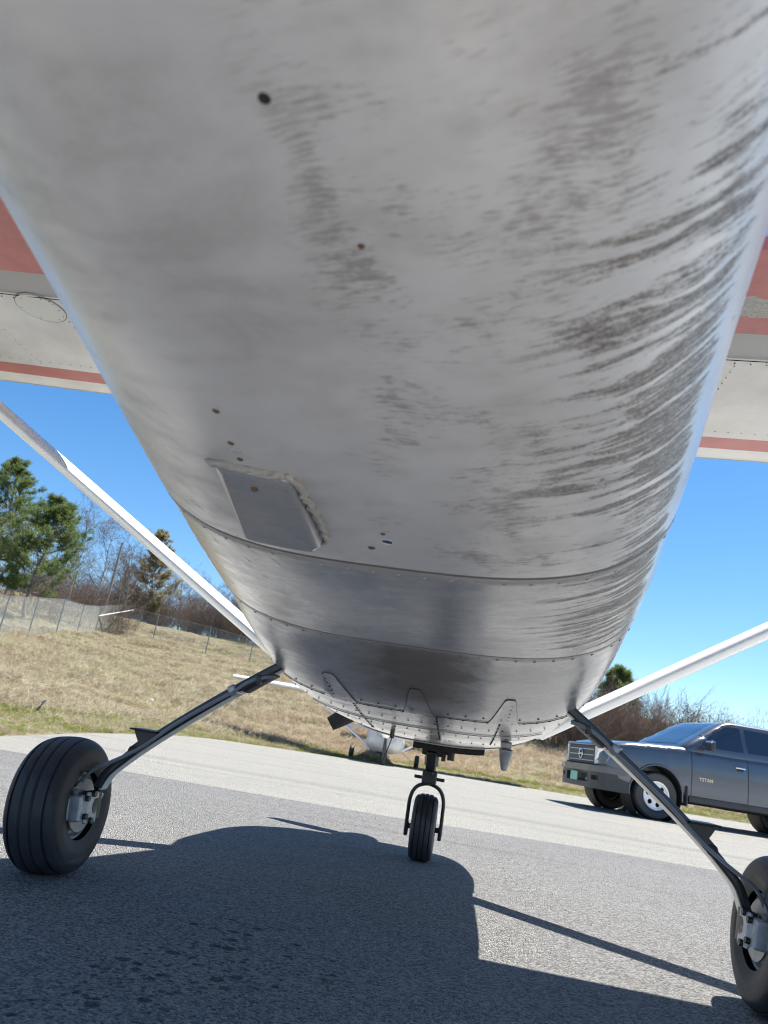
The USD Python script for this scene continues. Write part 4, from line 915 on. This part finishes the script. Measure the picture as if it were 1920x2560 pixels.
put_pine('pine_tree', 'small green pine on the bank right behind the fuselage', (17, 4.7, .08, 1.5, .35, .25, .30), (9.2, 44.2), 'needle')

GB = 'bare trees in the wood behind the fence'
protos = []
for i, (sd, H, r) in enumerate(((1, 9, .09), (2, 7.5, .08), (5, 10.4, .10), (7, 6.3, .065))):
    protos.append((sd, H, r))
rg = np.random.default_rng(44)
spots = [(-37.5, 62.5, 2, 1.0), (-36.0, 64.5, 2, .93), (-34.8, 66.5, 0, 1.0), (-32.5, 63.5, 1, .95), (-38.5, 55.0, 0, .95), (-36.2, 51.0, 1, 1.0), (-31.0, 60.5, 3, 1.0)]
spots += [(-50 + i * 1.15 + rg.uniform(-.6, .6), 70 + i * .8 + rg.uniform(-5, 7), int(rg.integers(0, 4)), rg.uniform(.62, 1.0)) for i in range(34)]
spots += [(-33 + i * 1.15 + rg.uniform(-.6, .6), 68 + rg.uniform(-2, 8), 3, rg.uniform(.5, .85)) for i in range(16)]
src = {}
for i, (x, y, k, sc) in enumerate(spots):
    pale = i < 3
    lab = ['tallest pale barked bare tree behind the fence corner', 'pale slender bare tree just right of the tallest one', 'pale bare tree beside the grey wooden pole'][i] if pale else 'leafless brown tree in the wood behind the chain link fence'
    key = (k, pale)
    loc = (x, y, hz(x, y))
    if key not in src:
        t = thing('bare_tree', lab, 'tree', loc, 0, None if pale else GB, (sc, sc, sc)); a, b = bare_tree(*protos[k], levels=4, n1=15)
        part(t, 'trunk', a, M['birch' if pale else 'bark'], True); part(t, 'crown', b, M['twig'], False); src[key] = t
    else:
        copy_of(src[key], 'bare_tree', lab, 'tree', loc, float(rg.uniform(0, 360)), None if pale else GB, (sc, sc, sc))
GS = 'leafless bushes along the top of the bank'
bs = [bush(21, 3.0, 2.6), bush(22, 2.4, 2.4), bush(23, 3.4, 2.8)]
bsp = []
for i in range(36): bsp.append((3.5 + i * .50 + rg.uniform(-.4, .4), 37.0 + i * .19 + rg.uniform(-1.8, 3.0), int(rg.integers(0, 3)), rg.uniform(.75, 1.12) * (1.0 if i < 22 else .8)))
for i in range(70): bsp.append((-46 + i * .52 + rg.uniform(-.5, .5), 69.0 + rg.uniform(-2.0, 7.0), int(rg.integers(0, 3)), rg.uniform(.6, 1.15)))
for i in range(6): bsp.append((-31.5 + i * 1.0, 44 + i * 1.6 + rg.uniform(-1, 1), int(rg.integers(0, 3)), rg.uniform(.6, .9)))
bsrc = {}
for x, y, k, sc in bsp:
    lab = 'leafless twiggy bush on the bank behind the pickup truck' if x > 0 else 'leafless twiggy bush behind the chain link fence'
    grp = GS if x > 0 else 'leafless bushes behind the fence'
    if k not in bsrc:
        t = thing('bush', lab, 'bush', (x, y, hz(x, y) - .05), 0, grp, (sc, sc, sc)); part(t, 'twigs', bs[k], M['twig'], False); bsrc[k] = t
    else: copy_of(bsrc[k], 'bush', lab, 'bush', (x, y, hz(x, y) - .05), float(rg.uniform(0, 360)), grp, (sc, sc, sc))

# dry grass tufts on the slope
def tuft(seed, n, h, spread, w):
    rg_ = np.random.default_rng(seed); p = np.c_[rg_.normal(0, spread, (n, 2)), np.zeros(n)]; d = np.c_[rg_.normal(0, .75, (n, 2)), np.ones(n)]; d /= np.linalg.norm(d, axis=1, keepdims=True)
    L = h * rg_.uniform(.5, 1.1, (n, 1)); s = np.cross(d, rg_.normal(size=(n, 3))); s /= np.linalg.norm(s, axis=1, keepdims=True)
    mid = p + d * L * .55; tip = mid + (d + np.c_[rg_.normal(0, .55, (n, 2)), np.full(n, -.25)]) * L * .5
    V = np.stack([p - s * w, p + s * w, mid + s * w * .8, mid - s * w * .8, tip], 1).reshape(-1, 3); b = np.arange(n)[:, None, None] * 5
    return trimesh.Trimesh(V, (np.array([[0, 1, 2], [0, 2, 3], [3, 2, 4]])[None] + b).reshape(-1, 3), process=False)
def scatter(name, kinds, mats, pts, sc, label):
    pi = UsdGeom.PointInstancer.Define(stage, '/World/' + name); paths = []
    UsdGeom.Scope.Define(stage, f'/World/{name}/prototypes')
    for i, (k, m_) in enumerate(zip(kinds, mats)):
        q = usdkit.mesh(stage, f'/World/{name}/prototypes/tuft_{i:03d}', k, m_, smooth=False); paths.append(q.GetPath())
    pi.CreatePrototypesRel().SetTargets(paths)
    n = len(pts); r = np.random.default_rng(7); a = r.uniform(0, 2 * np.pi, n)
    pi.CreatePositionsAttr([Gf.Vec3f(*map(float, p)) for p in pts]); pi.CreateScalesAttr([Gf.Vec3f(float(s), float(s), float(s)) for s in sc])
    pi.CreateOrientationsAttr([Gf.Quath(float(math.cos(q / 2)), 0.0, 0.0, float(math.sin(q / 2))) for q in a]); pi.CreateProtoIndicesAttr(r.integers(0, len(paths), n).tolist())
    props(pi.GetPrim(), label=label, cat='grit' if name == 'grit' else 'grass', kind='stuff')
rg = np.random.default_rng(91)
N = 150000
u = rg.random(N); ang_ = np.radians(rg.uniform(-42, 24, N)); dist = 6 + 62 * u ** 0.8
px_, py_ = EYE[0] + dist * np.sin(ang_), EYE[1] + dist * np.cos(ang_)
pts2 = shapely.points(px_, py_); dd = np.where(shapely.contains(APRON, pts2), -1, shapely.distance(shapely.LineString(EDGE), pts2))
clump = meshkit.fbm(np.c_[px_, py_, np.zeros(N)] * .5, 3, 3)
keep = (dd > .15) & ((rg.random(N) < np.clip((clump - .22) * 2.6, .15, 1)) | (dd < 2.6))
px_, py_, dd, clump = px_[keep], py_[keep], dd[keep], clump[keep]
zz = hill_z(px_, py_)
green = (dd < 2.2) & (rg.random(len(dd)) < .72) | (meshkit.fbm(np.c_[px_, py_, np.zeros(len(px_))] * .13, 3, 17) > .60) & (rg.random(len(dd)) < .22)
sc_ = np.clip(.45 + .75 * (clump - .3) * 2 + rg.normal(0, .15, len(dd)), .3, 1.3) * np.where(dd < 1.6, .5, 1)
P3 = np.c_[px_, py_, zz]
scatter('dry_grass', [tuft(1, 22, .34, .10, .007), tuft(2, 26, .26, .12, .007), tuft(3, 16, .42, .08, .006)], [M['straw']] * 3, P3[~green], sc_[~green], 'straw coloured dry grass covering the slope')
scatter('green_grass', [tuft(4, 24, .22, .10, .007), tuft(5, 20, .16, .12, .007)], [M['blade']] * 2, P3[green], sc_[green], 'green grass verge along the pavement and in patches on the slope')

# ---------------------------------------------------------------- chain link fence and small things
FP = [(-21.5, 25.5), (-22.5, 29.0), (-23.27, 32.3), (-24.14, 36.2), (-24.91, 40.2), (-25.81, 44.2), (-26.73, 48.2), (-27.18, 52.2), (-24.23, 52.6), (-20.16, 53.4), (-16.75, 53.9), (-13.05, 54.5), (-9.0, 55.0), (-5.0, 55.4)]
FH = 2.05
t = thing('chain_link_fence', 'grey chain link fence running along the top of the dry slope', 'fence')
tops, bases = [], []
for i, (x, y) in enumerate(FP):
    z = hz(x, y); bases.append(np.array([x, y, z])); tops.append(np.array([x, y, z + FH]))
    part(t, 'post', cyl((x, y, z - .2), (x, y, z + FH + .06), .038, 10), M['galv'])
for i in range(len(FP) - 1):
    part(t, 'top_rail', cyl(tops[i], tops[i + 1], .012, 8), M['galv'])
    L = np.linalg.norm(bases[i + 1] - bases[i]); n = int(L / .075); S0, S1 = [], []
    for k in range(-int(FH / .075), n):
        for dr in (1, -1):
            a, b = k * .075, k * .075 + FH
            za, zb = 0.05, FH
            if a < 0: za = .05 - a * 1.0; a = 0
            if b > L: zb = FH - (b - L); b = L
            if zb <= za: continue
            p = lambda s_, h: (bases[i] * (1 - s_ / L) + bases[i + 1] * (s_ / L)) + np.array([0, 0, h])
            q0, q1 = (p(a, za), p(b, zb)) if dr == 1 else (p(L - a, za), p(L - b, zb))
            S0.append(q0); S1.append(q1)
    part(t, 'chain_link_mesh', prisms(S0, S1, np.full(len(S0), .0021), np.full(len(S0), .0021), 3), M['link'], False, kind='stuff')
part(t, 'brace_rail', cyl(np.array([-26.73, 48.2, hz(-26.73, 48.2) + 1.35]), np.array([-26.0, 51.9, hz(-26.0, 51.9) + 2.0]), .035, 8), M['white'], label='pale diagonal brace at the fence corner')
t = thing('wooden_pole', 'grey wooden pole standing behind the fence corner', 'pole', (-33.2, 61.2, hz(-33.2, 61.2)))
part(t, 'shaft', cyl((0, 0, -.3), (0, 0, 6.6), .11, 12), M['wood']); part(t, 'pole_cap', cyl((0, 0, 6.6), (0, 0, 6.66), .125, 12), M['galv'])
x, y = -7.35, 10.3
t = thing('wooden_stake', 'short dark broken stake in the grass at the left foot of the slope', 'stake', (x, y, hz(x, y)))
part(t, 'shaft', sweep([(0, 0, -.1), (.02, 0, .12), (.07, 0, .24)], ell(.035, .03, 8)), M['bark']); part(t, 'splintered_end', trimesh.creation.cone(.035, .08, sections=7).apply_transform(rotm([0, 1, 0], 35)).apply_translation([.07, 0, .23]), M['wood'])
x, y = -10.6, 22.8
t = thing('ground_marker', 'small white ground marker halfway up the grass slope', 'marker', (x, y, hz(x, y)))
part(t, 'post', cyl((0, 0, -.1), (0, 0, .22), .03, 10), M['plastic']); part(t, 'cap', lathe([(.001, .30), (.05, .285), (.075, .25), (.075, .20), (.001, .2)], 20, 'z'), M['white'], True)

# loose grit on the pavement
rg = np.random.default_rng(5); n = 2600
gx_, gy_ = rg.uniform(-2.2, 3.2, n), rg.uniform(-1.6, 7.5, n)
stones = []
for k in range(3):
    st_ = trimesh.creation.icosphere(1, 1.0); st_.vertices *= 1 + (meshkit.noise(st_.vertices * 1.7 + k * 9)[:, None] - .5) * .7; st_.vertices[:, 2] *= .6; stones.append(trimesh.Trimesh(st_.vertices, st_.faces))
M['grit'] = leafy('grit', (0.16, 0.155, 0.145), (0.72, 0.70, 0.66), 0.0)
scatter('grit', stones, [M['grit']] * 3, np.c_[gx_, gy_, np.full(n, .0008)], .0012 + .0035 * rg.random(n) ** 4, 'loose grit and small stones scattered on the grey pavement')
